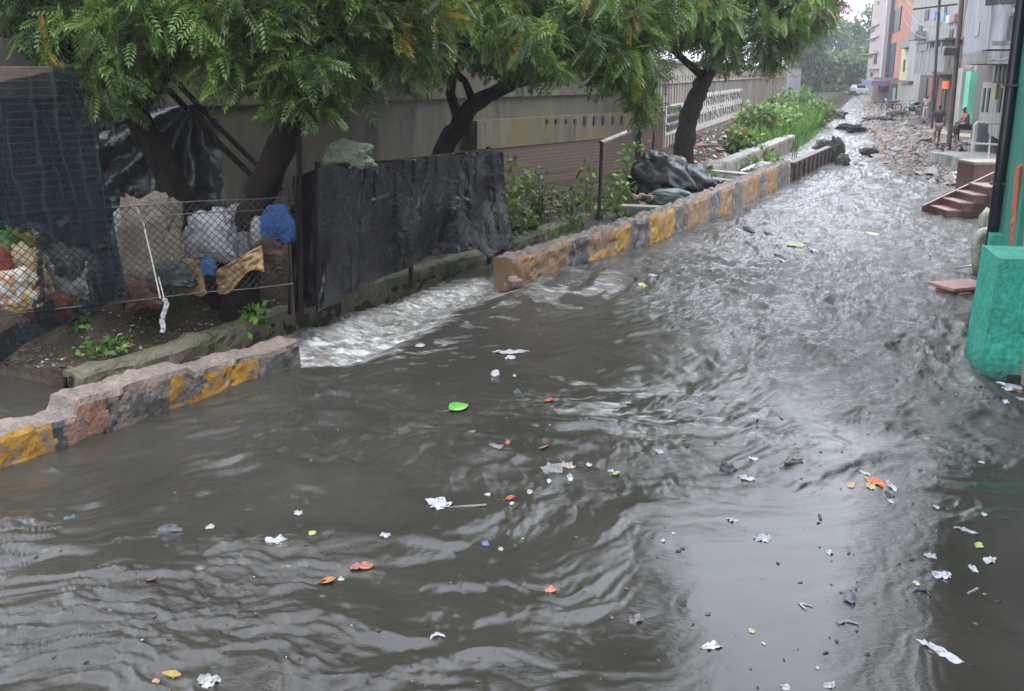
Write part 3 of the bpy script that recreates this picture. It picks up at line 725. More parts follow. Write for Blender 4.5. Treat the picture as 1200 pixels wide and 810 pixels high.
# ------------------------------------------------------------------ chain link fence
def lineat(a, b, f): return a + (b - a) * f
t = thing('chain_link_fence', (*P(180, 375, .4)[:2], .4), 'rusty chain link fence sagging before the heap of sacks', 'fence')
fa, fb = Vector(P(-60, 405, .4)), Vector(P(345, 358, .4))
fa.z = fb.z = 0; Lf = (fb - fa).length; fdir = (fb - fa).normalized(); fnn = Vector((fdir.y, -fdir.x, 0))
mb = MB(); pitch = .085; hF = 1.05; n = int(Lf / pitch)
def fp(s, z):
    g = .66; s = min(max(s, 0), Lf)
    return fa + fdir * s + fnn * (.06 * nz(s * 1.2, z * 1.1, 81) + .05) + Vector((0, 0, g + z + .05 * nz(s * .7, 0, 82)))
for k in range(-int(hF / pitch), n):
    for sg in (1, -1):
        s0 = k * pitch if sg == 1 else k * pitch + hF
        pts = []
        for j in range(8):
            zz = hF * j / 7; s = s0 + sg * zz
            if 0 <= s <= Lf: pts.append(fp(s, zz) + fnn * (.004 * sg))
        if len(pts) > 1: mb.tube(pts, .0042, 3, cap=False)
mb.build('wire_mesh', pm('rusty_wire', (.03, .024, .02), (.06, .05, .042), 8, .85, spec=.1), t)
for z in (.02, .92, hF):
    mb = MB(); mb.tube([fp(Lf * j / 14, z) + fnn * .012 for j in range(15)], .006, 4); mb.build('line_wire', darkmetal, t)
    mb = MB(); p = fp(Lf * s, 0) - fnn * .05; mb.tube([p - Vector((0, 0, .5)), p + Vector((0, 0, hF + .1))], .028, 6); mb.build('post', rust, t)
# far fence frame beside the brick wall
t = thing('wire_fence', (*P(702, 246, .3)[:2], .2), 'wire fence on dark iron posts in front of the brick wall', 'fence')
q0, q1, q2 = P(590, 287, .25), P(702, 247, .3), R(764, 190, 25.5)
def wf(a, b, f, z): p = Vector(a[:2]).lerp(Vector(b[:2]), f); return Vector((p.x, p.y, z))
for (a, z1_) in ((q1, 1.72), ((q2.x, q2.y), 1.75)):
    mb = MB(); mb.tube([(a[0], a[1], .1), (a[0] + .03, a[1], z1_)], .04, 6); mb.build('post', darkmetal, t)
mb = MB(); mb.tube([(q1[0], q1[1], 1.70), (*Vector(q1[:2]).lerp(q2.xy, .5), 1.82)], .045, 6); mb.build('top_rail', concrete, t)
for z in (.5, .9, 1.3):
    mb = MB(); mb.tube([wf(q0, q1, f / 8, z + .03 * math.sin(f)) for f in range(9)], .006, 4); mb.build('line_wire', _mc['rusty_wire'], t)

# ------------------------------------------------------------------ sacks and bags
def wovenmat(name, c, rough):
    if name in _mc: return _mc[name]
    m = pm(name, tuple(x * .62 for x in c), c, 6, rough, .25, .01, c3=tuple(x * .42 + .01 for x in c)); t = m.node_tree; b = t.nodes['Principled BSDF']
    co = objco(t); w = nn(t, 'TexWave'); w.bands_direction = 'Z'; w.inputs['Scale'].default_value = 22; w.inputs['Distortion'].default_value = 2; t.links.new(co, w.inputs[0])
    w2 = nn(t, 'TexWave'); w2.bands_direction = 'X'; w2.inputs['Scale'].default_value = 22; w2.inputs['Distortion'].default_value = 2; t.links.new(co, w2.inputs[0])
    k = nn(t, 'Math'); k.operation = 'MULTIPLY_ADD'; t.links.new(w.outputs[1], k.inputs[0]); k.inputs[1].default_value = .4; cr_ = noise(t, 9, 6, .7, co, 1.5); t.links.new(cr_, k.inputs[2])
    k2 = nn(t, 'Math'); k2.operation = 'MULTIPLY_ADD'; t.links.new(w2.outputs[1], k2.inputs[0]); k2.inputs[1].default_value = .3; t.links.new(k.outputs[0], k2.inputs[2])
    bump(t, b, k2.outputs[0], .8, .03); return m
def sack(u0, v0, u1, v1, d, c, label, cat='sack', name='sack', rough=.7, wr=.15, grp=None, seed=0, box=.6, thick=.6, sh=0, mat=None, neck=False):
    uc, vc = (u0 + u1) / 2, (v0 + v1) / 2; cc = R(uc, vc, d)
    w = (u1 - u0) / F * d / 2; h = (v1 - v0) / F * d / 2; nu_, nv_ = 64, 42; sd = seed + int(u0 * 3 + v0)
    V = []
    for j in range(nv_ + 1):
        ph = -math.pi / 2 + math.pi * j / nv_
        for i in range(nu_):
            th = 2 * math.pi * i / nu_
            def pw(x, e): return math.copysign(abs(x) ** e, x)
            x = pw(math.cos(ph), box) * pw(math.cos(th), box); y = pw(math.cos(ph), box) * pw(math.sin(th), box); z = pw(math.sin(ph), box)
            q = 1 + wr * (nz(x * 1.6 + sd, z * 1.6 + y * 1.1, 83) * 1.3 + .9 * nz(x * 3 + z * 2, z * 3.5 - y * 3 + sd, 84) + .9 * (.3 - abs(nz(x * 4 + z * 3, z * 4 + y * 5 + sd, 85))) + .5 * (.3 - abs(nz(x * 9 - z * 5, z * 8 + y * 9 + sd, 87))))
            if neck and z > .55: q *= 1 - .75 * (z - .55) / .45
            lean = .16 * nz(sd * .37, z * 1.5, 58); z = z - .12 * (1 - z) * abs(x) ** 2; x = x * (1.08 - .14 * z) + lean
            px = x * w * q + sh * z * w; py = y * w * thick * q; pz = z * h * (q if not neck else max(q, .9))
            V.append(cc + Vector((px * CY - py * SY, px * SY + py * CY, pz)))
    mb = MB(); mb.v = [tuple(v) for v in V]
    for j in range(nv_):
        for i in range(nu_): mb.face((j * nu_ + i, j * nu_ + (i + 1) % nu_, (j + 1) * nu_ + (i + 1) % nu_, (j + 1) * nu_ + i))
    m = mat or wovenmat('sack_%d_%d' % (int(c[0] * 999), int(c[1] * 999 + c[2] * 99)), c, rough)
    o = mb.build(name, m, smooth=True); return tag(o, label, cat, grp)
G1 = 'sacks heaped behind the chain link fence'
prt = pm('printed_sack', (.50, .50, .46), (.42, .20, .08), 9, .6, c3=(.42, .36, .08), lo=.45, hi=.55)
sack(-16, 262, 15, 300, 10.9, (.10, .26, .07), 'small green bag at the far left edge of the sack heap', grp=G1)
sack(10, 268, 40, 302, 11.1, (.22, .20, .03), 'olive yellow bag wedged above the printed sacks', grp=G1)
sack(-18, 288, 14, 325, 10.8, (.28, .04, .02), 'dark red bag below the small green one', grp=G1)
sack(12, 288, 52, 348, 10.9, (.5, .40, .22), 'pale yellow sack seen through the torn net', grp=G1)
sack(-14, 316, 50, 362, 10.6, (.5, .4, .3), 'white sack with orange and yellow print at the lower left', grp=G1, mat=prt)
sack(26, 262, 56, 300, 11.2, (.36, .33, .30), 'greyish sack showing above the pale yellow one', grp=G1)
sack(46, 290, 110, 352, 11.2, (.42, .40, .38), 'dirty white sack behind the ragged hole in the net', grp=G1)
sack(132, 246, 156, 300, 11.9, (.52, .50, .48), 'narrow white sack peeping out left of the tall beige one', grp=G1)
sack(140, 232, 210, 334, 11.5, (.27, .225, .17), 'tall beige woven sack leaning on the trunk', grp=G1, box=.5, sh=.06)
sack(180, 270, 218, 330, 11.4, (.25, .21, .165), 'squat beige sack slumped beside the tall one', grp=G1)
sack(222, 250, 274, 304, 12.0, (.62, .62, .64), 'bright white sack between the two leaning trunks', grp=G1, box=.5)
sack(246, 244, 268, 268, 12.1, (.66, .66, .66), 'small knotted white bag on top of the bright white sack', grp=G1)
sack(268, 240, 290, 270, 12.5, (.55, .46, .48), 'pinkish white bag behind the second trunk', grp=G1)
sack(258, 272, 292, 308, 12.1, (.30, .30, .31), 'grey plastic bag at the foot of the second trunk', grp=G1)
sack(294, 256, 322, 292, 12.2, (.50, .49, .48), 'off white bag half hidden by the blue bag', grp=G1)
sack(309, 241, 342, 284, 11.9, (.03, .13, .42), 'crumpled bright blue plastic bag beside the trunk', 'bag', 'plastic_bag', .35, .16)
sack(384, 166, 432, 197, 12.9, (.40, .48, .34), 'pale green and white bundle lying on top of the black tarp', 'bundle', 'cloth_bundle', .6, .2, box=.75)
sack(178, 306, 222, 336, 11.25, (.06, .085, .075), 'dark teal cloth under the squat beige sack', 'cloth', 'cloth_heap', .7, .2)
sack(210, 304, 238, 345, 11.3, (.30, .19, .07), 'tan mat hanging out of the heap left of the blue scrap', 'mat', 'hanging_mat', .8, .12, thick=.2, box=.4)
sack(236, 303, 252, 322, 11.3, (.03, .08, .22), 'small dark blue rag in the fence', 'rag', 'cloth_rag', .5, .2, thick=.3)
def mat_fn(s, t):
    return R(252 + 54 * s + 4 * t, 318 - 30 * s + 26 * t + 6 * math.sin(s * 7) * t, 11.55) + toward * (.04 * nz(s * 5, t * 5, 86))
o = cloth('woven_mat', mat_fn, 30, 20, pm('tan_matting', (.22, .14, .06), (.40, .26, .12), 14, .8), solid=.02); tag(o, 'torn tan woven mat draped at the foot of the second trunk', 'mat')
sack(302, 280, 332, 306, 11.8, (.11, .06, .04), 'brown cloth lump under the blue bag', 'cloth', 'cloth_heap', .8, .2)
sack(38, 344, 82, 378, 10.9, (.16, .05, .025), 'rust coloured cloth below the torn net', 'cloth', 'cloth_heap', .8, .2)
sack(145, 328, 190, 360, 11.1, (.12, .055, .04), 'reddish brown cloth under the tall beige sack', 'cloth', 'cloth_heap', .8, .2)
# string with rag
mb = MB(); mb.tube([R(160, 243, 11.0), R(168, 262, 10.98), R(178, 305, 10.9), R(188, 350, 10.8)], .009, 5); mb.tube([R(186, 325, 10.9), R(193, 352, 10.75)], .006, 4)
o = mb.build('hanging_string', flat('dirty_string', (.42, .38, .33))); tag(o, 'pale string hanging down over the chain link fence', 'string')
def rag_fn(s, t): return R(190 + 6 * s - 4 * t * (t > .6) + 2 * math.sin(t * 9), 350 + 40 * t, 10.7 - .2 * t) + toward * (.03 * nz(s * 3, t * 9, 88))
o = cloth('plastic_rag', rag_fn, 6, 26, flat('dull_rag', (.26, .25, .24), .8), solid=.006); tag(o, 'grey white rag at the end of the string', 'rag')
# black bags on the drain, white bundles
def crease(m, sc=5, st=.7, d=.04):
    t = m.node_tree; b = t.nodes['Principled BSDF']; co = objco(t); n_ = noise(t, sc, 5, .6, co, 2.0)
    ab = nn(t, 'Math'); ab.operation = 'SUBTRACT'; t.links.new(n_, ab.inputs[0]); ab.inputs[1].default_value = .5
    a2 = nn(t, 'Math'); a2.operation = 'ABSOLUTE'; t.links.new(ab.outputs[0], a2.inputs[0]); bump(t, b, a2.outputs[0], st, d)
bgm = pm('shiny_black_bag', (.006, .007, .008), (.014, .015, .018), 4, .20, .3, .008, spec=.6)
d0 = depth(760, 238, .3)
sack(744, 178, 806, 240, d0 + .6, (0, 0, 0), 'tall slumped black rubbish bag with its mouth up beside the iron post', 'rubbish bag', 'rubbish_bag', mat=bgm, wr=.15, box=.9, sh=-.25)
sack(778, 194, 836, 238, d0 + 1.2, (0, 0, 0), 'wide black rubbish bag with a pale shine leaning on the kerb', 'rubbish bag', 'rubbish_bag', mat=pm('slate_bag', (.020, .022, .026), (.045, .048, .055), 3, .26, .5, .012), wr=.12, box=.85)
sack(764, 222, 808, 240, d0 - .3, (0, 0, 0), 'flat dark bag with a green white stripe in front of the others', 'rubbish bag', 'rubbish_bag', mat=pm('striped_bag', (.04, .05, .05), (.20, .26, .23), 6, .35, stretch=(1, 1, 4)), wr=.12)
sack(818, 212, 846, 228, d0 + 2.0, (0, 0, 0), 'trailing end of black plastic on the kerb top', 'rubbish bag', 'rubbish_bag', mat=bgm, wr=.3)
sack(885, 190, 908, 206, 29.5, (.75, .76, .78), 'round bright white sack in the drain by the slabs', 'sack', 'sack', wr=.08)
mb = MB(); a, b = P(904, 199, .45), P(918, 192, .45); mb.slab(a, b, -.9, -.35, .05, .42); o = mb.build('foam_block', flat('white_foam', (.75, .76, .78)), bevel=.05); tag(o, 'flat bright white foam block behind the kerb end', 'foam block')
sack(874, 200, 902, 213, 28.6, (.13, .13, .13), 'grey crumpled refuse under the round white sack', 'refuse', 'refuse_heap', wr=.4)
for m_ in (bgm, _mc['slate_bag'], _mc['striped_bag'], _mc['grey_black_plastic']): crease(m_)
crease(tarpm, 2.2, .8, .07)
# reddish bricks near slab
mb = MB()
for k in range(5):
    p = P(738 + k * 7, 232 + (k % 2) * 2, .45); mb.box((p[0], p[1], .5), (.24, .12, .09), k * .9)
o = mb.build('loose_bricks', brickmass, bevel=.012); tag(o, 'loose red bricks left of the flat dark bag', 'bricks')
# ------------------------------------------------------------------ trees
def frond_template(pairs=8, L=.30, ll=.085, lw=.020, curve=.35):
    V = []; n = pairs
    def leaf(b, d, l, w):
        d = d.normalized(); sd_ = Vector((-d.y, d.x, 0)).normalized() * w / 2
        m = b + d * l * .45; dr = Vector((0, 0, -.18 * l))
        V.extend([b, m + sd_ + Vector((0, 0, .08 * w)), b + d * l + dr, m - sd_ + Vector((0, 0, .08 * w))])
    for k in range(n):
        f = .18 + .82 * k / (n - 1); p = Vector((f * L, 0, -curve * L * f * f)); l = ll * (1 - .45 * abs(f - .5)); an = math.radians(62 - 22 * f)
        for s in (1, -1): leaf(p, Vector((math.cos(an), s * math.sin(an), -.15)), l, lw)
    leaf(Vector((L, 0, -curve * L)), Vector((1, 0, -.4)), ll, lw)
    V.extend([Vector((0, .003, 0)), Vector((0, -.003, 0)), Vector((L, -.002, -curve * L)), Vector((L, .002, -curve * L))])
    return np.array([tuple(v) for v in V])
FT = [frond_template(6, .30, .115, .032), frond_template(6, .26, .11, .034, .55), frond_template(7, .34, .11, .030, .2)]
def place_fronds(pos, dirs, scale, tint, T=None):
    """pos (n,3), dirs (n,3) rachis directions; returns verts, quads, tint"""
    n = len(pos); out = []; tn = []
    x = dirs / np.linalg.norm(dirs, axis=1, keepdims=True)
    up = np.array([0, 0, 1.0]) + rng.normal(0, .45, (n, 3)); y = np.cross(up, x); y /= np.linalg.norm(y, axis=1, keepdims=True); z = np.cross(x, y)
    for k in range(len(FT)) if T is None else (0,):
        tp = FT[k] if T is None else T; sel = np.arange(n) % (3 if T is None else 1) == k
        w = (tp[None, :, 0:1] * x[sel][:, None, :] + tp[None, :, 1:2] * y[sel][:, None, :] + tp[None, :, 2:3] * z[sel][:, None, :]) * scale[sel][:, None, None] + pos[sel][:, None, :]
        out.append(w.reshape(-1, 3)); tn.append(np.repeat(tint[sel], tp.shape[0]) + np.repeat(rng.uniform(-.06, .06, int(sel.sum()) * (tp.shape[0] // 4)), 4))
    V = np.concatenate(out); Q = np.arange(len(V)).reshape(-1, 4)
    return V, Q, np.clip(np.concatenate(tn), 0, 1)
def in_blob(n, c, r, hollow=.35):
    v = rng.normal(0, 1, (n, 3)); v /= np.linalg.norm(v, axis=1, keepdims=True)
    rad = (hollow + (1 - hollow) * rng.random((n, 1)) ** .6); return np.array(c) + v * rad * np.array(r), v
def crown(blobs, per=7, size=1.0, droop=.5, old=.03, T=None, young=.15):
    PS, DS, TS, tips = [], [], [], []
    SC = []
    for bl_ in blobs:
        c, r, n = bl_[:3]; sc_ = bl_[3] if len(bl_) > 3 else 1.0; SC.append(np.full(n * per, sc_))
        cp, out = in_blob(n, c, r, .35 if sc_ == 1 else .0)
        tips += [Vector(q) for q in cp[:: max(1, n // 16)]]
        for q, o_ in zip(cp, out):
            m = per; d = rng.normal(0, .75, (m, 3)) + np.array([o_[0] * .7, o_[1] * .7, -droop * rng.uniform(.2, 1.5)])
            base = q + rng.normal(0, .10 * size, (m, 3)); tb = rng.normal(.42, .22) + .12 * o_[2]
            tt_ = np.full(m, tb) + rng.normal(0, .06, m)
            if rng.random() < old: tt_ = np.where(rng.random(m) < .6, .99, tt_)
            elif rng.random() < young: tt_ = tt_ + .3
            PS.append(base); DS.append(d); TS.append(np.where(tt_ > .95, tt_, np.clip(tt_, 0, .9)))
    PS = np.concatenate(PS); DS = np.concatenate(DS); TS = np.concatenate(TS)
    V, Q, t_ = place_fronds(PS, DS, size * np.concatenate(SC) * rng.uniform(.75, 1.25, len(PS)), TS, T)
    return V, Q, t_, tips
def px_blobs(lst):
    """(u, v, depth, ru, rv, rd, n) : an ellipsoid of foliage at its real place and size"""
    out = []
    for q in lst:
        u, v, d, ru, rv, rd, n = q[:7]; out.append((tuple(R(u, v, d)), (ru, rd, rv), n, *q[7:]))
    return out
def smooth_path(p, r, k=4):
    q, rr = [], []
    for i in range(len(p) - 1):
        a, b, c, d = p[max(i - 1, 0)], p[i], p[i + 1], p[min(i + 2, len(p) - 1)]
        for j in range(k):
            t = j / k; q.append(.5 * ((2 * b) + (c - a) * t + (2 * a - 5 * b + 4 * c - d) * t * t + (3 * b - a - 3 * c + d) * t ** 3)); rr.append(r[i] * (1 - t) + r[i + 1] * t)
    return q + [p[-1]], rr + [r[-1]]
def tree(label, trunk, rads, blobs, leafm, limbs, group=None, bark=barkm, per=7, size=1.0, droop=.5, old=.03, name='neem_tree', young=.15):
    base = trunk[0]; t = thing(name, tuple(base), label, 'tree', group)
    trunk, rads = smooth_path(trunk, rads)
    mb = MB(); mb.tube(trunk, rads, 14, wob=.35); mb.build('trunk', bark, t, smooth=True)
    V, Q, tn, tips = crown(blobs, per, size, droop, old, young=young)
    npmesh('crown', V, Q, leafm, t, attrs={'tint': tn})
    for lb in limbs:
        mb = MB(); r0 = lb[0]; mb.tube(lb[1:], [r0 * (1 - .6 * k / (len(lb) - 2)) for k in range(len(lb) - 1)], 8, wob=.3)
        mb.build('limb', bark, t, smooth=True)
    mb = MB(); top = [trunk[-1]] + [l[-1] for l in limbs]
    for tp in tips:
        a = min(top, key=lambda q: (q - tp).length); m = a.lerp(tp, .5) + Vector((random.uniform(-.15, .15), random.uniform(-.15, .15), .12))
        mb.tube([a, m, tp], [.03, .018, .006], 5, cap=False)
    mb.build('twigs', bark, t)
    return t
def drop_ground(p): return Vector((p.x, p.y, gz(p.x, p.y) - .15))
T1 = [R(252, 330, 12.6), R(238, 290, 12.5), R(212, 235, 12.4), R(186, 180, 12.4), R(160, 135, 12.5), R(150, 60, 12.8), R(165, -60, 13.0)]
T1[0] = drop_ground(T1[0])
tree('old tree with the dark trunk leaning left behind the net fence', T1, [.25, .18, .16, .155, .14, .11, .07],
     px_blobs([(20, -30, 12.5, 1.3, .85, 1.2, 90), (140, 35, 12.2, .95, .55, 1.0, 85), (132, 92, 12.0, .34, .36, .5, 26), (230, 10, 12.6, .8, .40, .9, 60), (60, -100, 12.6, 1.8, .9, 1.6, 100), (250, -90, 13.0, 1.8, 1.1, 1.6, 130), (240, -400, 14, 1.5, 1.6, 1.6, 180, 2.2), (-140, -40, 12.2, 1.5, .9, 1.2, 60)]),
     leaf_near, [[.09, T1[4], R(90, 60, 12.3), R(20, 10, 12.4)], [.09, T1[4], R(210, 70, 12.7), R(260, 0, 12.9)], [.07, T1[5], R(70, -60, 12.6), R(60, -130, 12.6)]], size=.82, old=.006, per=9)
T2 = [R(276, 310, 12.4), R(288, 278, 12.4), R(306, 230, 12.4), R(326, 180, 12.4), R(342, 140, 12.5), R(384, 95, 12.8), R(410, 40, 13.1), R(425, -60, 13.5)]
T2[0] = drop_ground(T2[0])
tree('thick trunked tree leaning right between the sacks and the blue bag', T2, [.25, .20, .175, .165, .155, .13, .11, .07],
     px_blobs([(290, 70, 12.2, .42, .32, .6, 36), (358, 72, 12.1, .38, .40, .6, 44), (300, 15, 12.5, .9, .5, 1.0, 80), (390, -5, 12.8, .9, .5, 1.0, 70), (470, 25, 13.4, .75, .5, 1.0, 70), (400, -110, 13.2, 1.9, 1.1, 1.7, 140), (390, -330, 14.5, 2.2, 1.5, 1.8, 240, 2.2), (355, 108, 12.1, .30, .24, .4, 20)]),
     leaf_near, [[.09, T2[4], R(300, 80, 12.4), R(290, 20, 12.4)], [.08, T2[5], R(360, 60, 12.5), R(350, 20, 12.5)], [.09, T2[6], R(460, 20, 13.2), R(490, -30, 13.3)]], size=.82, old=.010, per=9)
T3 = [R(503, 215, 19.5), R(520, 176, 19.5), R(540, 145, 19.6), R(556, 122, 19.7), R(592, 102, 19.9), R(622, 85, 20), R(650, 30, 20.4), R(660, -60, 21)]
T3[0] = drop_ground(T3[0])
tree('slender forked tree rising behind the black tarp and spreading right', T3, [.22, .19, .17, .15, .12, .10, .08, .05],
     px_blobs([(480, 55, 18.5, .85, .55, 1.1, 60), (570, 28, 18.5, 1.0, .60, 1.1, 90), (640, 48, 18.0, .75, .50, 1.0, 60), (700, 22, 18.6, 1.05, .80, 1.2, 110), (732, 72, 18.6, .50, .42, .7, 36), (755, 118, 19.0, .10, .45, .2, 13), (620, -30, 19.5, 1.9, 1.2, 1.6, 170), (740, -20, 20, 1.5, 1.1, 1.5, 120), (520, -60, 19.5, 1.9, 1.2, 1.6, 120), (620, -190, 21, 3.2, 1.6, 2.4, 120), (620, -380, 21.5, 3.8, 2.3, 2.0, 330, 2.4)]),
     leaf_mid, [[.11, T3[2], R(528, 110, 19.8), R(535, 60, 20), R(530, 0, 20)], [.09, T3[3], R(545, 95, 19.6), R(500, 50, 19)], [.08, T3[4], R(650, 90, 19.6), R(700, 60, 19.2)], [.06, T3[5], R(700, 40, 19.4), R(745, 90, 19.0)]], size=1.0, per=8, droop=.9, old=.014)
T4 = [R(790, 205, 30.5), R(800, 190, 30.5), R(802, 165, 30.5), R(808, 135, 30.6), R(818, 110, 30.7), R(826, 92, 30.8), R(850, 55, 31), R(870, 0, 31.2), R(880, -90, 31.5)]
T4[0] = drop_ground(T4[0])
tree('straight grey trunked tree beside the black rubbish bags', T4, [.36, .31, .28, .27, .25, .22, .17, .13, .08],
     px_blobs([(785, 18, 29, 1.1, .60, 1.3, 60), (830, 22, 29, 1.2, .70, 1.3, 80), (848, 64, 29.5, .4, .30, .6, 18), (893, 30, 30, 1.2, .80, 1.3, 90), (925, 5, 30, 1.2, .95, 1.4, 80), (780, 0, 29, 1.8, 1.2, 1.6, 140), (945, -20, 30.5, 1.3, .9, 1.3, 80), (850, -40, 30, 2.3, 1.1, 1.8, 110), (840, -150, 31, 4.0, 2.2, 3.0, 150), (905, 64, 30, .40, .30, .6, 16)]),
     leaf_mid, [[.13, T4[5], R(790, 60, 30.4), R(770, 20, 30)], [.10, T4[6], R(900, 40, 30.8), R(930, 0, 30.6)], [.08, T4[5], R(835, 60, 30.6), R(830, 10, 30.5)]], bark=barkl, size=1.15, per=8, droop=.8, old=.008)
# a frond of dead leaves hanging at top left, reddish flowers at the crown edge
def hang(pts, lab, c, w=.05):
    mb = MB(); m = flat('dead_leaf_%d' % int(c[0] * 100), c)
    mb.tube(pts, [w, w * 1.1, w * .8, w * .3][:len(pts)], 6, wob=.8)
    for k in range(16):
        f = k / 15; i = min(int(f * (len(pts) - 1)), len(pts) - 2); p = pts[i].lerp(pts[i + 1], f * (len(pts) - 1) - i)
        mb.tube([p, p + Vector((random.uniform(-.09, .09), random.uniform(-.05, .05), -.09))], [.02, .004], 4)
    o = mb.build('dead_frond', m); tag(o, lab, 'dead frond')
hang([R(48, 18, 11.6), R(52, 35, 11.6), R(56, 52, 11.6), R(60, 70, 11.6)], 'dry mustard brown frond hanging in front of the roof beam', (.30, .18, .03), .035)
hang([R(314, 5, 12), R(315, 22, 12), R(316, 38, 12)], 'small orange brown dead spray high in the left crowns', (.30, .14, .04), .03)
hang([R(685, 4, 18), R(686, 14, 18), R(686, 24, 18)], 'rust red dead spray hanging at the top of the middle crown', (.40, .12, .06), .035)
V, Q, tn, _ = crown(px_blobs([(950, 14, 30, .36, .14, .4, 9), (976, 5, 30, .22, .12, .3, 5)]), 8, 1.2, .3)
o = npmesh('flower_spray', V, Q, flat('pink_bloom', (.32, .12, .13)), attrs={'tint': tn}); tag(o, 'dusty pink spray of young leaves at the right tip of the crowns', 'flower spray')
# trees beyond the wall (seen as a dark mass through the crowns)
for k, (u, v, d, r, h, n) in enumerate([(120, 20, 21, 3.2, 2.2, 150), (330, 10, 22, 3.4, 2.4, 150), (520, -10, 27, 3.4, 2.6, 150), (700, -10, 34, 4.0, 3.0, 160), (-90, 0, 20, 3.2, 2.6, 110)]):
    c = R(u, v, d); base = Vector((c.x, c.y, -.4))
    V, Q, tn, _ = crown([(tuple(c), (r, r * .8, h), n), (tuple(c + Vector((1, .5, h * .9))), (r * .7, r * .6, h * .7), n // 2)], 8, 2.0, .4, .01)
    t = thing('neem_tree', tuple(base), ['broad', 'round', 'loose', 'pale', 'dense'][k] + ' crown behind the tall grimy wall, ' + ['above the shade net', 'above the blue bag', 'above the black tarp', 'above the brick wall end', 'at the far left edge'][k], 'tree', 'trees beyond the compound wall')
    mb = MB(); mb.tube([base, c], [.3, .15], 8); mb.build('trunk', barkm, t); npmesh('crown', V, Q, leaf_near, t, attrs={'tint': tn})
# the hazy trees where the street bends
LQ = np.array([(0, 0, 0), (.35, .22, .05), (.75, 0, -.1), (.35, -.22, .05)]) * 1.0
names_ = ['tall dim bluish tree closing the street behind the others', 'round green tree at the left of the far grove', 'rounded green tree in the middle of the far grove', 'darker green tree against the pink building', 'small bushy tree at the foot of the far grove', 'pale tree behind the end of the boundary wall', 'second bluish tree deep in the haze', 'low spreading tree over the end of the stream']
for k, (u, v, d, r, h, n) in enumerate([(985, 40, 205, 6.5, 6.8, 420), (958, 85, 150, 3.2, 5.6, 380), (982, 85, 158, 3.6, 4.4, 360), (1005, 75, 175, 3.4, 6.5, 340), (970, 108, 140, 2.8, 2.2, 240), (945, 70, 140, 2.6, 6.0, 260), (1004, 48, 215, 5.0, 6.5, 340), (1000, 104, 165, 4.5, 2.2, 240)]):
    c = R(u, v + 14, d); base = Vector((c.x, c.y, -.3))
    bl = [(tuple(c), (r, r * .7, h * .8), n)]
    for q in range(6):
        bl.append((tuple(c + Vector((random.uniform(-r, r) * .8, random.uniform(-r, 0) * .6, random.uniform(-.7, .8) * h))), (r * .45, r * .4, r * .38), n // 5))
    V, Q, tn, _ = crown(bl, 5, 1.15, .3, .0, T=LQ)
    t = thing('broadleaf_tree', tuple(base), names_[k], 'tree', 'trees at the end of the street')
    mb = MB(); mb.tube([base, c], [.35, .2], 8); mb.build('trunk', barkm, t); npmesh('crown', V, Q, leaf_far, t, attrs={'tint': tn})

# ------------------------------------------------------------------ bank plants
def plant(u, v, z, d, r, h, n, label, name='weed', size=.5, mat=leaf_weed, T=None, per=7, droop=-.3, group=None):
    p = P(u, v, z) if d is None else R(u, v, d); p = Vector(p)
    g = gz(p.x, p.y) if d is None else p.z - h; c = Vector((p.x, p.y, g + h * .8))
    t = thing(name, (p.x, p.y, g), label, 'plant', group)
    V, Q, tn, tips = crown([(tuple(c), (r, r, h), n)], per, size, droop, .02, T=T, young=.3)
    npmesh('foliage', V, Q, mat, t, attrs={'tint': tn})
    mb = MB()
    for tp in tips: mb.tube([Vector((p.x, p.y, g - .02)), tp], [.008, .003], 4, cap=False)
    mb.build('stem', mat, t)
BL = np.array([(0, 0, 0), (.08, .05, .01), (.16, 0, -.02), (.08, -.05, .01)])
plant(112, 392, .35, None, .12, .06, 9, 'bright broad leaved weed on the bank under the shade net', T=BL, size=.55)
plant(142, 388, .35, None, .16, .09, 9, 'smaller weed just right of the broad leaved one', T=BL, size=.45)
plant(44, 412, .30, None, .07, .05, 5, 'tiny yellowish weed near the left corner of the bank', T=BL, size=.6)
plant(300, 352, .40, None, .10, .14, 10, 'light green seedling below the tan woven mat', T=BL, size=.8)
plant(342, 345, .40, None, .12, .22, 16, 'leafy stem beside the foot of the black tarp', T=BL, size=.7)
plant(88, 378, .38, None, .12, .10, 8, 'dull creeping weed under the net hem', T=BL, size=.7)
for k, (u, v, r, h, n) in enumerate(((592, 262, .35, .45, 26), (618, 258, .3, .5, 22), (648, 262, .3, .35, 18), (604, 236, .3, .5, 20), (726, 236, .35, .85, 40), (744, 220, .25, .9, 26), (700, 250, .35, .12, 20), (718, 250, .3, .12, 16))):
    plant(u, v, .4, None, r, h, n, ['straggling weed right of the black tarp', 'tall weed before the brick wall', 'low weed before the brick wall', 'upright weed touching the brick wall', 'bushy weed behind the iron post', 'thin tall weed left of the rubbish bags', 'flat green weed at the foot of the iron post', 'flat weed beside the thin slab'][k], T=BL, size=.9, mat=leaf_weed if k > 3 else leaf_mid)
for k, (u, v, r, h, n, l) in enumerate(((575, 282, .22, .30, 16, 'small weed at the right hem of the tarp'), (632, 246, .35, .6, 26, 'dark leafy weed in the middle of the brick wall'), (668, 246, .3, .45, 20, 'sprawling weed left of the iron post'), (690, 238, .25, .7, 18, 'climbing weed on the iron post'))):
    plant(u, v, .4, None, r, h, n, l, T=BL, size=.8, mat=leaf_near)
plant(832, 200, .5, None, .45, .55, 40, 'creeper growing right of the grey trunk', T=BL, size=1.5)
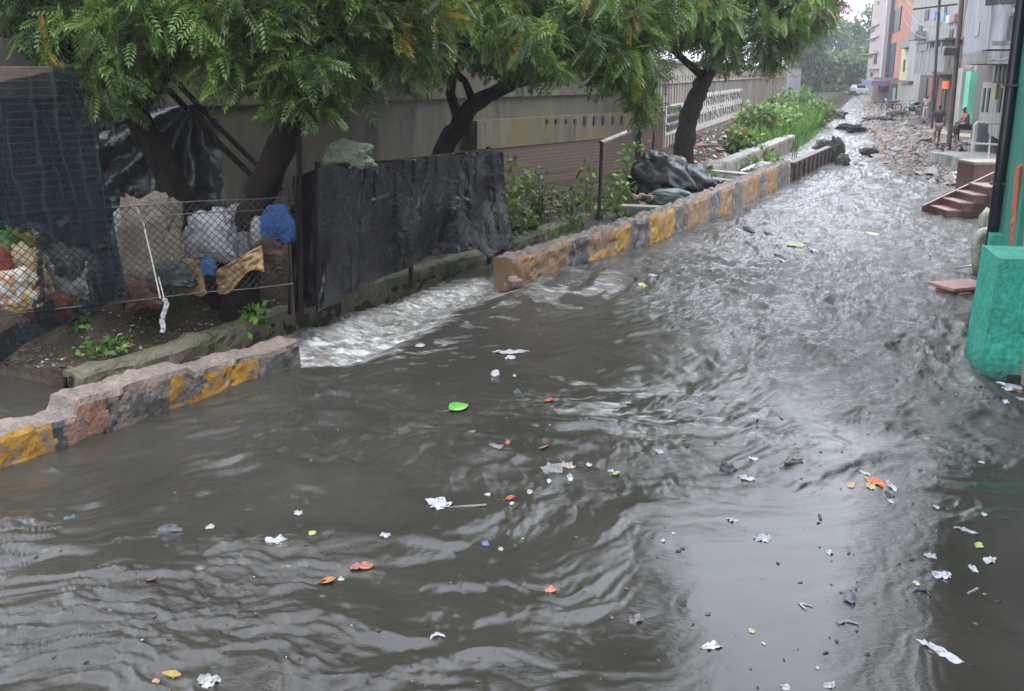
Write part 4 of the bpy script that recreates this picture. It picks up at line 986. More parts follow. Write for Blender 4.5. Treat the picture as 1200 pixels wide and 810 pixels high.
for k, (u, v, r, h, n, l) in enumerate(((935, 132, 1.1, 1.3, 60, 'tall pale bush close to the boundary wall'), (958, 134, .9, 1.1, 50, 'end bush of the verge beside the stream'), (912, 138, .8, 1.2, 46, 'upright bush left of the tall grass'), (893, 168, .6, .7, 34, 'small mixed shrub behind the drain side wall'), (866, 166, .6, .7, 40, 'dark leafy shrub above the drain side wall'), (888, 152, 1.0, .9, 70, 'fresh green shrub left of the grass clump'), (905, 150, .9, .9, 60, 'rounded shrub in the middle of the garbage bank'), (880, 176, .7, .6, 50, 'olive shrub low on the bank near the side wall'), (918, 146, 1.0, .8, 60, 'feathery shrub beside the tall grass'))):
    plant(u, v, .7, None, r, h * .75, int(n * 1.7), l, name='shrub', T=BL, size=1.5, mat=leaf_mid if k % 3 else leaf_weed)
def grass(u0, v0, u1, v1, n, hgt, label, z=.8, wdt=2.0, mat=leaf_weed):
    a, b = Vector(P(u0, v0, z)), Vector(P(u1, v1, z)); V = []; 
    f = rng.random(n); q = rng.normal(0, wdt, n)
    X = a.x + (b.x - a.x) * f - abs(q); Y = a.y + (b.y - a.y) * f; Z = bank_z(X, Y)[0]
    hh = hgt * rng.uniform(.5, 1.15, n) * (1 - .35 * np.minimum(1, abs(q) / (wdt * 2))); an = rng.random(n) * 6.28; ln = rng.uniform(.1, .5, n) * hh; w = .022 * (1 + .0 * hh)
    dx, dy = np.cos(an), np.sin(an); w = .02
    V = np.stack([np.stack([X - dy * w, Y + dx * w, Z - .05], -1), np.stack([X + dy * w, Y - dx * w, Z - .05], -1), np.stack([X + dx * ln * .4 + dy * w * .7, Y + dy * ln * .4 - dx * w * .7, Z + hh * .65], -1), np.stack([X + dx * ln, Y + dy * ln, Z + hh], -1)], 1)
    o = npmesh('tall_grass', V.reshape(-1, 3), np.arange(n * 4).reshape(-1, 4), mat, attrs={'tint': np.repeat(rng.uniform(.3, .9, n), 4)})
    tag(o, label, 'grass', kind='stuff')
grass(930, 154, 972, 128, 3000, .95, 'dense light green tall grass on the far garbage bank', wdt=.9)
grass(950, 140, 985, 118, 3000, .5, 'thin straggling grass toward the end of the bank', wdt=2.5)
grass(600, 270, 700, 250, 1400, .14, 'patchy short moss green grass on the bank by the brick wall', z=.3, wdt=.35)
grass(565, 300, 620, 280, 900, .10, 'yellow green grass beside the hem of the tarp', z=.3, wdt=.15)

# ------------------------------------------------------------------ litter (uncountable crumbs) on the banks
def litter(name, poly_fn, n, smin, smax, cols, label):
    V = []; F_ = []; M_ = []
    mb = MB()
    for k in range(n):
        x, y, z = poly_fn(); s = random.uniform(smin, smax) * (1 + 1.2 * (random.random() < .06)); a = random.random() * 6.28
        c, sn = math.cos(a), math.sin(a); p = []
        for j in range(5):
            an = j * 1.2566 + random.uniform(-.4, .4); r = s * random.uniform(.5, 1.1); X = r * math.cos(an); Y = r * .6 * math.sin(an)
            p.append((x + X * c - Y * sn, y + X * sn + Y * c, z + random.uniform(0, .35) * s))
        b = len(mb.v); mb.v += p + [(x, y, z + s * random.uniform(.3, .8))]; m = random.randrange(len(cols))
        for j in range(5): mb.face((b + j, b + (j + 1) % 5, b + 5), m)
    o = mb.build(name, cols); tag(o, label, 'litter', kind='stuff'); return o
lc = [flat('litter_white', (.52, .52, .50)), flat('litter_brown', (.12, .08, .05)), flat('litter_grey', (.16, .155, .15)), flat('litter_dark', (.03, .028, .026)), flat('litter_red', (.30, .09, .05)), flat('litter_pink', (.34, .25, .22))]
def onbank(u0, v0, u1, v1, z=.4):
    def f():
        while True:
            p = P(random.uniform(u0, u1), random.uniform(v0, v1), z)
            g, sd = bank_z(np.array([p[0]]), np.array([p[1]]))
            if sd[0] > .05: return p[0], p[1], float(g[0])
    return f
litter('bank_litter', onbank(0, 320, 345, 430), 1900, .012, .035, [lc[1], lc[3], lc[1], lc[3], lc[2], lc[1], lc[3], lc[5]], 'dark wet leaf litter strewn over the near bank')
litter('bank_scraps', onbank(20, 350, 600, 430), 70, .015, .04, [lc[0], lc[5], lc[2]], 'small pale scraps on the near bank')
litter('bank_litter', onbank(560, 228, 745, 300), 1600, .02, .06, [lc[1], lc[3], lc[2], lc[1]], 'brown litter below the brick wall')
litter('garbage', onbank(800, 112, 990, 205, .7), 2600, .06, .17, [lc[0], lc[1], lc[2], lc[3], lc[3], lc[1], lc[2], lc[5], lc[4]], 'garbage heaped on the bank under the boundary wall')
def onmud():
    y = random.uniform(31, 150) ** 1.0; y = 31 + (y - 31) * random.random()
    while True:
        x = random.uniform(-2, 5.2); g, sd = mud_z(np.array([x]), np.array([y])), 0
        if g[0] > -.02: return x, y, float(g[0])
litter('rubble', onmud, 4200, .05, .20, [lc[2], lc[1], flat('rubble_tan', (.26, .21, .17)), flat('rubble_brick', (.24, .14, .11)), lc[3], flat('rubble_grey', (.30, .28, .26)), lc[2], flat('rubble_tan', (.26, .21, .17))], 'stones and brick rubble spread over the far street')
def boulder(u, v, w, h, c, label, cat='rock', name='boulder', z=.1):
    d = depth(u, v + 0, z); sack(u - w / 2, v - h, u + w / 2, v + h * .25, d, c, label, cat, name, wr=.26, box=.8, thick=.8)
boulder(1018, 180, 18, 6, (.10, .085, .07), 'dark rounded rock where the stream meets the mud')
boulder(978, 186, 22, 22, (.10, .095, .08), 'ragged heap of muck at the end of the steel plate', 'refuse', 'muck_heap')
boulder(988, 190, 13, 9, (.22, .21, .17), 'tan lumps at the foot of the muck heap', 'refuse', 'muck_heap')
boulder(990, 150, 14, 5, (.06, .06, .06), 'black bag lump in the far stream', 'refuse', 'refuse_heap')
boulder(1002, 153, 18, 6, (.05, .05, .052), 'long dark lump right of the far black bag', 'refuse', 'refuse_heap')
boulder(978, 137, 20, 8, (.34, .33, .32), 'pale heap of rags far up the stream', 'refuse', 'refuse_heap')
boulder(1030, 142, 30, 5, (.12, .10, .085), 'brown mound in front of the yellow building', 'mound', 'earth_mound')
boulder(1052, 138, 22, 7, (.15, .13, .10), 'lighter mound right of the brown one', 'mound', 'earth_mound')
boulder(964, 172, 16, 8, (.22, .20, .19), 'grey lump at the end of the garbage bank', 'refuse', 'refuse_heap')
# ------------------------------------------------------------------ buildings on the right
def G(u, d): q = R(u, 110, d); return Vector((q.x, q.y, 0))
class Bld:
    def __init__(s, name, label, A, B, back, h, mat, z0=-.3, cat='building', wall_back=0):
        s.A, s.B = G(*A), G(*B); s.t = thing(name, (s.A.x, s.A.y, z0), label, cat)
        s.d = (s.B - s.A).normalized(); s.n = Vector((s.d.y, -s.d.x, 0)); s.rz = math.atan2(s.d.y, s.d.x)
        mb = MB(); mb.slab(s.A, s.B, 0, back, z0, h); mb.build('wall', mat, s.t)
    def pt(s, u, v, out=0):
        A, B = s.A - s.n * out, s.B - s.n * out; best = None
        for k in range(161):
            p = A.lerp(B, -.15 + 1.3 * k / 160); dd = dof(p.x, p.y); lat = p.x * CY + p.y * SY
            # exact projection height for v
            y_ = -(v - 405) / F; z = CAM_H + dd * (-ST + y_ * CT) / (CT + y_ * ST)
            uu = 600 + F * lat / (dd * CT - (z - CAM_H) * ST)
            if best is None or abs(uu - u) < best[0]: best = (abs(uu - u), p, z)
        return best[1], best[2]
    def feat(s, name, u0, u1, v0, v1, out, mat, inn=.0, parent=None):
        """u0 is the left (far) edge, u1 the right (near) edge, v0 top, v1 bottom; out = how proud of the facade"""
        vm = (v0 + v1) / 2; p0, _ = s.pt(u0, vm, out); p1, _ = s.pt(u1, vm, out); um = (u0 + u1) / 2
        _, zt = s.pt(um, v0, out); _, zb = s.pt(um, v1, out)
        mb = MB(); mb.slab(p1, p0, 0, out - .002, zb, zt); o = mb.build(name, mat, parent or s.t); s.last = (p1, p0, zb, zt); return o
grey_c = wallmat('grey_render', (.33, .32, .30), (.10, .095, .09)); grey_d = wallmat('dark_render', (.15, .14, .13), (.06, .056, .052))
pinkw = wallmat('pink_white_wall', (.56, .46, .42), (.28, .23, .21)); orangew = wallmat('terracotta_wall', (.46, .17, .10), (.33, .13, .09))
yelloww = wallmat('cream_wall', (.58, .52, .30), (.40, .34, .2)); brownw = wallmat('brown_sheet_wall', (.14, .09, .07), (.07, .045, .04))
mintd = wallmat('mint_paint', (.16, .55, .36), (.12, .42, .28)); lilac = wallmat('lilac_white_wall', (.40, .40, .43), (.16, .16, .17))
whitew = wallmat('white_wall', (.46, .44, .41), (.16, .15, .14)); beigew = wallmat('beige_pillar', (.36, .30, .23), (.22, .18, .14))
glass = pm('dark_glass', (.010, .013, .016), (.022, .027, .033), 2, .45, 0, spec=.12); darkv = flat('dark_opening', (.02, .018, .017), .8)
purple = flat('purple_awning', (.16, .12, .26)); railw = flat('white_pipe', (.62, .62, .62), .4)
# far pink white block
b = Bld('apartment_block', 'tall pale pink apartment block at the far end of the street', (1036, 124), (1014, 150), 14, 17, pinkw)
for k, (u0, u1, v0, v1) in enumerate([(1021, 1024, 30, 38), (1021, 1025, 44, 49), (1019, 1022, 62, 68), (1017, 1018.5, 62, 66), (1028, 1030, 2, 5), (1024, 1027, 60, 75), (1020, 1022, 85, 90)]): b.feat('window', u0, u1, v0, v1, .06, glass)
for v in (31, 44, 62, 80): b.feat('floor_band', 1016, 1028, v, v + 1.2, .25, pinkw)
b.feat('doorway', 1011, 1020, 100, 116, .1, whitew)
b = Bld('apartment_block', 'pinkish tower rising left of the orange building', (1040, 112), (1029, 122), 12, 22, wallmat('mauve_white_wall', (.60, .50, .50), (.45, .38, .38)))
# orange building
b = Bld('office_building', 'terracotta orange building with big dark windows', (1060, 90), (1037, 110), 14, 20, orangew)
b.feat('side_column', 1034, 1041.5, -40, 112, .35, flat('grey_mauve_column', (.10, .085, .09)))
for (u0, u1, v0, v1) in ((1041, 1055, 13, 38), (1042, 1050, -12, 1)):
    w = b.feat('window', u0, u1, v0, v1, .05, glass); 
    p1, p0, zb, zt = b.last
    for f in (0, .5, 1):
        q = p1.lerp(p0, f); mb = MB(); mb.box((q.x - b.n.x * .02, q.y - b.n.y * .02, (zb + zt) / 2), (.12, .1, zt - zb), b.rz); mb.build('mullion', darkmetal, w)
w = b.feat('window', 1036, 1048, 52, 92, .05, flat('blue_glass', (.016, .024, .042), .5, .1))
b.feat('ground_floor', 1032, 1062, 93, 130, .06, brownw)
# low brown shops before it
b = Bld('shop_shed', 'low brown shop fronts under the orange building', (1052, 94), (1022, 112), 5, 2.6, brownw, cat='shed')
b.feat('awning', 1010, 1022, 94, 100, 1.6, purple); b.feat('white_board', 1032, 1036, 96, 105, .12, whitew); b.feat('doorway', 1044, 1050, 98, 118, .06, darkv); b.feat('blue_door', 1046, 1049, 103, 118, .1, flat('teal_door', (.14, .24, .24)))
# yellow
b = Bld('yellow_house', 'narrow cream yellow house with a flat parapet', (1072, 80), (1052, 92), 8, 5.6, yelloww)
b.feat('parapet', 1055, 1076, 47, 55, .45, grey_c); b.feat('window', 1058, 1060, 70, 84, .05, glass)
b.feat('ledge', 1052, 1078, 95, 98, .7, grey_d); b.feat('pillar', 1052, 1061, 98, 130, .5, beigew); b.feat('shutter', 1062, 1073, 99, 126, .15, flat('grey_green_shutter', (.22, .22, .18))); b.feat('dark_corner', 1073, 1080, 99, 130, .3, grey_d)
# grey house with balcony
b = Bld('grey_house', 'weathered grey white house with an upper balcony and brown ground floor', (1119, 62), (1060, 82), 12, 15, whitew)
for u0, u1, v0, v1 in ((1083, 1088, 12, 24), (1076, 1080, 30, 40), (1101, 1105, 46, 64), (1112, 1116, 34, 44), (1106, 1109, 8, 16)): b.feat('window', u0, u1, v0, v1, .05, glass)
for (u0, u1, v, c) in ((1092, 1095, 14, (.25, .28, .5)), (1097, 1099, 18, (.3, .45, .5)), (1103, 1106, 15, (.2, .4, .45)), (1108, 1112, 18, (.55, .56, .6)), (1114, 1118, 17, (.3, .12, .14))):
    b.feat('washing', u0, u1, v, v + 9, .25, flat('washing_%d' % u0, c))
b.feat('roof_tank', 1064, 1072, 38, 47, .8, grey_c)
bx = b.feat('balcony', 1073, 1112, 56, 84, 1.3, grey_c); b.feat('balcony_top', 1074, 1110, 47, 49, 1.4, grey_d, parent=bx); b.feat('balcony_slab', 1070, 1116, 84, 87, 1.9, grey_c, parent=bx)
for u in (1074, 1080, 1088, 1095, 1102, 1108): b.feat('balcony_post', u, u + 1.3, 48, 62, 1.33, grey_c, parent=bx)
b.feat('grille', 1076, 1086, 50, 60, 1.34, flat('grille', (.14, .14, .15)), parent=bx)
b.feat('ground_floor', 1076, 1119, 88, 142, .05, brownw)
for u0, u1, c in ((1080, 1084, (.06, .05, .05)), (1087, 1091, (.28, .10, .07)), (1092, 1096, (.10, .09, .09)), (1099, 1103, (.26, .09, .06)), (1104, 1107, (.08, .06, .06))): b.feat('door_leaf', u0, u1, 92, 136, .12, flat('leaf_%d' % u0, c))
em, t_, bs_ = newmat('orange_lamp'); bs_.inputs['Base Color'].default_value = (.6, .12, .03, 1); bs_.inputs['Emission Color'].default_value = (1, .16, .04, 1); bs_.inputs['Emission Strength'].default_value = .35
b.feat('orange_lit_window', 1104, 1110, 95, 104, .16, em)
# brick strip house and mint door
b = Bld('brick_house', 'narrow unplastered brick house above the mint green doorway', (1141, 50), (1121, 60), 10, 14, brick_far)
b.feat('white_pillar', 1119, 1125, 80, 150, .5, whitew); d_ = b.feat('mint_door_wall', 1124, 1145, 84, 150, .35, mintd); b.feat('door', 1139, 1144, 104, 146, .42, flat('mint_door', (.10, .42, .27)), parent=d_)
b.feat('plinth', 1112, 1145, 150, 166, .9, beigew)
# lilac overhanging box
b = Bld('overhanging_house', 'pale lilac house front with overhanging upper floor and sheeted balcony', (1186, 32), (1143, 45.5), 8, 9, grey_d)
b.feat('upper_box', 1133, 1163, -30, 60, 1.0, lilac); p1, p0, zb, zt = b.last
b.feat('sill', 1131, 1160, 60, 75, 1.25, grey_c); b.feat('patch', 1142, 1147, 28, 42, 1.03, flat('grey_green_patch', (.25, .27, .24)))
b.feat('balcony_floor', 1156, 1187, 48, 54, .9, grey_c); b.feat('tin_sheet', 1164, 1184, 20, 48, .5, flat('pale_green_tin', (.34, .36, .29))); b.feat('brick_band', 1160, 1188, 8, 16, .5, brick_far); b.feat('awning', 1154, 1192, -8, 6, 1.2, darkmetal)
for u in (1169, 1174, 1179): b.feat('batten', u, u + 1.3, 20, 48, .55, grey_d)
b.feat('dark_recess', 1157, 1182, 56, 72, .05, darkv); b.feat('sheet_band', 1163, 1181, 68, 96, .3, grey_c)
for u in (1166, 1171, 1176): b.feat('seam', u, u + .8, 68, 96, .33, grey_d)
b.feat('lower_wall', 1148, 1180, 97, 160, .35, whitew)
for u, w in ((1151, 2), (1156, 2.6), (1169, 3.4)): b.feat('slit_window', u, u + w, 103, 132, .38, darkv)
b.feat('yellow_cloth', 1163, 1167, 98, 116, .45, flat('yellow_cloth', (.36, .33, .12)))
# near turquoise building
teal = wallmat('turquoise_paint', (.030, .34, .235), (.045, .16, .125))
tealp = pm('turquoise_plaster', (.026, .26, .18), (.036, .36, .25), 3, .6, .7, .02, c3=(.085, .27, .21))
def grime(m, z0, z1, c):
    t = m.node_tree; b = t.nodes['Principled BSDF']; l = b.inputs['Base Color'].links[0].from_socket; co = objco(t)
    sx = nn(t, 'SeparateXYZ'); t.links.new(co, sx.inputs[0]); n_ = noise(t, 5, 6, .7, co)
    ad = nn(t, 'Math'); ad.operation = 'MULTIPLY_ADD'; t.links.new(n_, ad.inputs[0]); ad.inputs[1].default_value = -.5; t.links.new(sx.outputs[2], ad.inputs[2])
    mr = nn(t, 'MapRange'); mr.inputs[1].default_value = z0; mr.inputs[2].default_value = z1; mr.inputs[3].default_value = .85; mr.inputs[4].default_value = 0; t.links.new(ad.outputs[0], mr.inputs[0])
    chips = ramp(t, noise(t, 9, 7, .75, co), [(.655, (0, 0, 0)), (.675, (1, 1, 1))])
    c1 = gmix(t, mr.outputs[0], l, c); t.links.new(gmix(t, chips, c1, (.17, .16, .14)), b.inputs['Base Color'])
grime(tealp, .02, .30, (.035, .065, .05))
tb = thing('turquoise_building', (2.35, 17.4, 0), 'turquoise green painted building edge at the far right behind the black pipe', 'building')
mb = MB(); mb.box((5.22, 16.40, 5.7), (6, 2.1, 12)); mb.build('wall', teal, tb)
mb = MB(); mb.box((5.27, 5.4, 5.7), (6, 19.7, 12)); mb.build('side_wall', grey_c, tb)
mb = MB(); mb.box((2.25, 12.8, 7.3), (1.6, 17.5, 5.2)); mb.build('upper_floor', grey_c, tb)
mb = MB(); mb.box((2.20, 16.9, .62), (.30, .5, .22)); mb.box((2.16, 16.0, .40), (.38, .9, .30)); mb.build('step', tealp, tb)
def pillar_fn():
    bl, br = P(1141, 444), P(1204, 448); 
    a = Vector(bl); c = Vector(br); d = (c - a).normalized(); n = Vector((-d.y, d.x, 0)); mb = MB(); rows = 18; cols = 14
    def ring(z, f):
        fl = .07 * (1 - f) ** 1.2; a0 = a + d * (.10 - fl) + n * (.0 - fl * .0); w = .62 - (.10 - fl); dp = .85
        pts = []
        for (x0, y0, x1, y1) in ((0, 0, w, 0), (w, 0, w, dp), (w, dp, 0, dp), (0, dp, 0, 0)):
            for k in range(cols):
                q = k / cols; x = x0 + (x1 - x0) * q; y = y0 + (y1 - y0) * q; p = a0 + d * x + n * y
                w_ = .004 * nz(x * 5 + y * 3, z * 5, 91) + .003 * nz(x * 16 + y * 9, z * 16, 92); pts.append((p.x + w_, p.y - w_, z))
        return pts
    top = 1.30
    for j in range(rows + 1): mb.v += ring(-.3 + (top + .3) * j / rows - (.02 if j == rows else 0), j / rows)
    N = cols * 4
    for j in range(rows):
        for k in range(N): mb.face((j * N + k, j * N + (k + 1) % N, (j + 1) * N + (k + 1) % N, (j + 1) * N + k))
    mb.face([rows * N + k for k in range(N)])
    o = mb.build('plinth_block', tealp); tag(o, 'thick turquoise plastered block standing in the water at the right edge', 'plinth block')
    mb = MB(); p = a + d * .05 - n * .0; mb.slab(a + d * .32 - n * .03, a + d * .60 - n * .03, -.05, .03, -.1, .07); o = mb.build('broken_black_foot', darkv)
    tag(o, 'black rotten foot under the turquoise block', 'debris')
pillar_fn()
p = P(1196, 452); mb = MB(); mb.box((p[0] + .14, p[1] + .12, .16), (.26, .5, .60)); o = mb.build('stone_post', beigew, bevel=.015); tag(o, 'small beige stone post at the right edge beside the turquoise block', 'post')
mb = MB(); mb.tube([R(1157, 322, 15.5) + Vector((0, 0, -.3)), R(1177, 165, 15.6), R(1198, 0, 15.7), R(1206, -60, 15.7)], .085, 16)
pp_ = mb.build('drain_pipe', pm('black_pipe', (.010, .011, .015), (.02, .022, .028), 3, .3, .2, .004), smooth=True); tag(pp_, 'thick black drainpipe running up the corner of the turquoise building', 'pipe')
for v in (100, 215): 
    mb = MB(); q = R(1185 - (v - 100) * .13, v, 15.6); mb.box((q.x, q.y, q.z), (.24, .2, .035)); mb.build('clamp', rust, pp_)
gt = thing('gate', tuple(R(1192, 290, 14.2)), 'orange red iron gate frame at the right edge above the block', 'gate')
og = pm('orange_red_iron', (.42, .10, .06), (.52, .17, .10), 5, .5); 
for (pp_l, r) in (([R(1187, 292, 14.2), R(1194, 196, 14.2)], .05), ([R(1194, 196, 14.2), R(1212, 192, 14.2)], .04), ([R(1184, 262, 14.2), R(1215, 262, 14.2)], .03)): mb = MB(); mb.tube(pp_l, r, 6); mb.build('frame_bar', og, gt)
for k in range(3): mb = MB(); mb.tube([R(1194 + k * 7, 290, 14.3), R(1199 + k * 7, 200, 14.3)], .018, 5); mb.build('upright', darkmetal, gt)
# pvc pipes
pvc = flat('dirty_pvc', (.36, .34, .27), .45)
q = [R(1164, 272, 15.9), R(1152, 273, 15.9), R(1146, 277, 15.9), R(1144, 286, 15.9), R(1145, 304, 15.9), R(1147, 322, 15.9)]
mb = MB(); mb.tube(q, .085, 12); o = mb.build('pvc_pipe', pvc, smooth=True); mb = MB(); mb.tube([q[3] + Vector((0, 0, -.02)), q[4] + Vector((0, 0, .12))], .10, 12); mb.build('socket', pvc, o); tag(o, 'fat pale elbow pipe bending down into the water beside the black pipe', 'pipe')
mb = MB(); mb.tube([R(1160, 246, 17), R(1152, 254, 17), R(1152, 290, 17)], .07, 10); o = mb.build('pvc_pipe', pvc, smooth=True); tag(o, 'thinner pale pipe just behind the fat elbow pipe', 'pipe')
# red slab
a, c = P(1116, 337, .12), P(1165, 333, .12); mb = MB(); mb.slab(a, c, -.5, .04, .06, .11); mb.slab(Vector(a) + Vector((.12, 0, 0)), c, -.46, 0, -.2, .04); o = mb.build('door_slab', pm('red_stone', (.30, .14, .11), (.38, .22, .18), 5, .5), bevel=.01); tag(o, 'thin reddish stone slab just above the water below the pale pipe', 'slab')
mb = MB(); a, c = P(1118, 314, .1), P(1141, 311, .1); mb.tube([a, c], .02, 5); o = mb.build('stick', flat('pale_stick', (.45, .44, .3))); tag(o, 'pale greenish stick by the foot of the fat pipe', 'stick')
# brown steps, block and rail
brt = pm('brown_tile', (.075, .032, .027), (.12, .055, .045), 4, .35, .2, .005); ptile = flat('pinkish_tile', (.30, .20, .18), .4)
st = thing('stone_steps', P(1132, 258, 0), 'dark brown tiled steps with pale treads rising from the water to the right', 'steps')
a = Vector(P(1106, 256, 0)); r_ = Vector((CY, SY, 0)); bk = Vector((-SY, CY, 0))
for k in range(4):
    x0 = a + r_ * (.27 * k + .05); mb = MB(); mb.slab(x0, x0 + r_ * (1.25 - .27 * k), -.9, 0, -.3, .17 * (k + 1) - .02); mb.build('step', brt, st)
    mb = MB(); mb.slab(x0 - r_ * .015, x0 + r_ * (.29 if k < 3 else .5), -.88, .015, .17 * (k + 1) - .018, .17 * (k + 1) + .012); mb.build('tread', ptile, st)
mb = MB(); q0, q1 = a + bk * .92 - r_ * .1, a + bk * .92 + r_ * 1.5
mb.hexa([(*q0.xy, -.2), (*q1.xy, -.2), (*(q1 + bk * .1).xy, -.2), (*(q0 + bk * .1).xy, -.2), (*q0.xy, .16), (*q1.xy, .95), (*(q1 + bk * .1).xy, .95), (*(q0 + bk * .1).xy, .16)]); mb.build('stringer', brt, st)
a = Vector(P(1138, 229, 0)); blk_ = thing('tiled_block', tuple(a), 'brown tiled block with red scrawl behind the steps', 'block')
mb = MB(); mb.slab(a, a + r_ * 1.3, -1.0, 0, -.2, .80); mb.build('body', brt, blk_); mb = MB(); mb.slab(a - r_ * .04, a + r_ * 1.3, -1.05, .04, .80, .86); mb.build('cap', beigew, blk_)
mb = MB(); redm = flat('red_scrawl', (.42, .03, .03)); q = a + r_ * .42 - bk * .012
for k, ps in enumerate(([(0, .1), (.05, .2), (.12, .18), (.08, .06)], [(.16, .05), (.2, .2)], [(.16, .2), (.28, .2)], [(.3, .02), (.34, .16), (.4, .12), (.42, .22)])): mb.tube([(*(q + r_ * x).xy, .38 + y) for x, y in ps], .014, 4)
mb.build('red_scrawl', redm, blk_)
rl = thing('railing', P(1140, 188, .5), 'white pipe railing frame on a grey slab before the white house', 'railing')
r0 = depth(1139, 196, .3)
for pl in ([R(1137, 194, r0), R(1142, 146, r0), R(1145, 143, r0), R(1180, 146, r0)], [R(1157, 194, r0), R(1162, 145, r0)], [R(1138, 168, r0), R(1180, 170, r0)]): mb = MB(); mb.tube(pl, .032 if pl[0][0] != 0 else .02, 7); mb.build('bar', railw, rl)
a = Vector(P(1132, 204, .1)); mb = MB(); mb.slab(a, a + r_ * 1.8, -3.0, 0, -.2, .55); o = mb.build('house_platform', whitew); tag(o, 'grey white plastered platform under the white railing', 'platform')
a = G(1150, 34.5); mb = MB(); mb.slab(a, a + r_ * 1.2, -.1, 0, .5, 1.5); o = mb.build('panel_board', wallmat('pale_board', (.40, .39, .40), (.2, .2, .2))); tag(o, 'pale upright board behind the white railing', 'board')
mb = MB(); a = P(1118, 205, .2)
# ------------------------------------------------------------------ poles and wires
mb = MB(); f0 = Vector(P(1111.5, 176, .1)); f1 = R(1127, 2, depth(1111.5, 176, .1) + .2); f2 = f0.lerp(f1, 1.5); f0.z = -.1; mb.tube([f0, f0.lerp(f1, .5), f1, f2], .10, 10)
pl = mb.build('utility_pole', pm('brown_pole', (.07, .045, .038), (.13, .09, .075), 6, .6, stretch=(1, 1, .3))); tag(pl, 'thick rusty brown pole standing in the mud beside the walking person', 'pole')
mb = MB(); q = f0.lerp(f1, .68); mb.box((q.x - .25, q.y - .15, q.z), (.5, .3, .28)); mb.build('meter_box', darkmetal, pl)
g0 = Vector(G(1096.5, 56)); g0.z = 0; g1 = R(1101, 0, 56); g2 = g0.lerp(g1, 1.4)
mb = MB(); mb.tube([g0, g1, g2], .075, 8); pa = mb.build('utility_pole', darkmetal); tag(pa, 'slim dark pole with a crossarm in front of the grey house', 'pole')
mb = MB(); a, c = R(1070, 11, 56), R(1122, 5, 56); mb.tube([a, c], .05, 6); mb.build('crossarm', darkmetal, pa)
for k, (q0, q1, lab) in enumerate(((R(1101, 12, 56), R(1126, 30, 43), 'lower black wire strung between the two poles'), (R(1072, 10, 56), R(1052, -30, 95), 'black wire leaving the crossarm to the left'), (R(1124, 40, 43), R(1200, 64, 24), 'thin black wire running from the brown pole to the right edge'))):
    mb = MB(); mb.tube([q0.lerp(q1, f / 6) - Vector((0, 0, .5 * math.sin(math.pi * f / 6))) for f in range(7)], .018, 4); o = mb.build('wire', darkmetal); tag(o, lab, 'wire')
for k, (q0, q1, lab) in enumerate(((R(1099, 30, 56), R(1062, 6, 80), 'wire running back from the slim pole to the orange building'), (R(1099, 42, 56), R(1060, 22, 80), 'second wire sagging behind the slim pole'), (R(1126, 20, 43), R(1136, -10, 46), 'short wire rising from the brown pole'), (R(1121, 60, 43), R(1150, 66, 40), 'cable looping from the brown pole to the lilac house'))):
    mb = MB(); mb.tube([q0.lerp(q1, f / 6) - Vector((0, 0, .6 * math.sin(math.pi * f / 6))) for f in range(7)], .022, 4); o = mb.build('wire', darkmetal); tag(o, lab, 'wire')
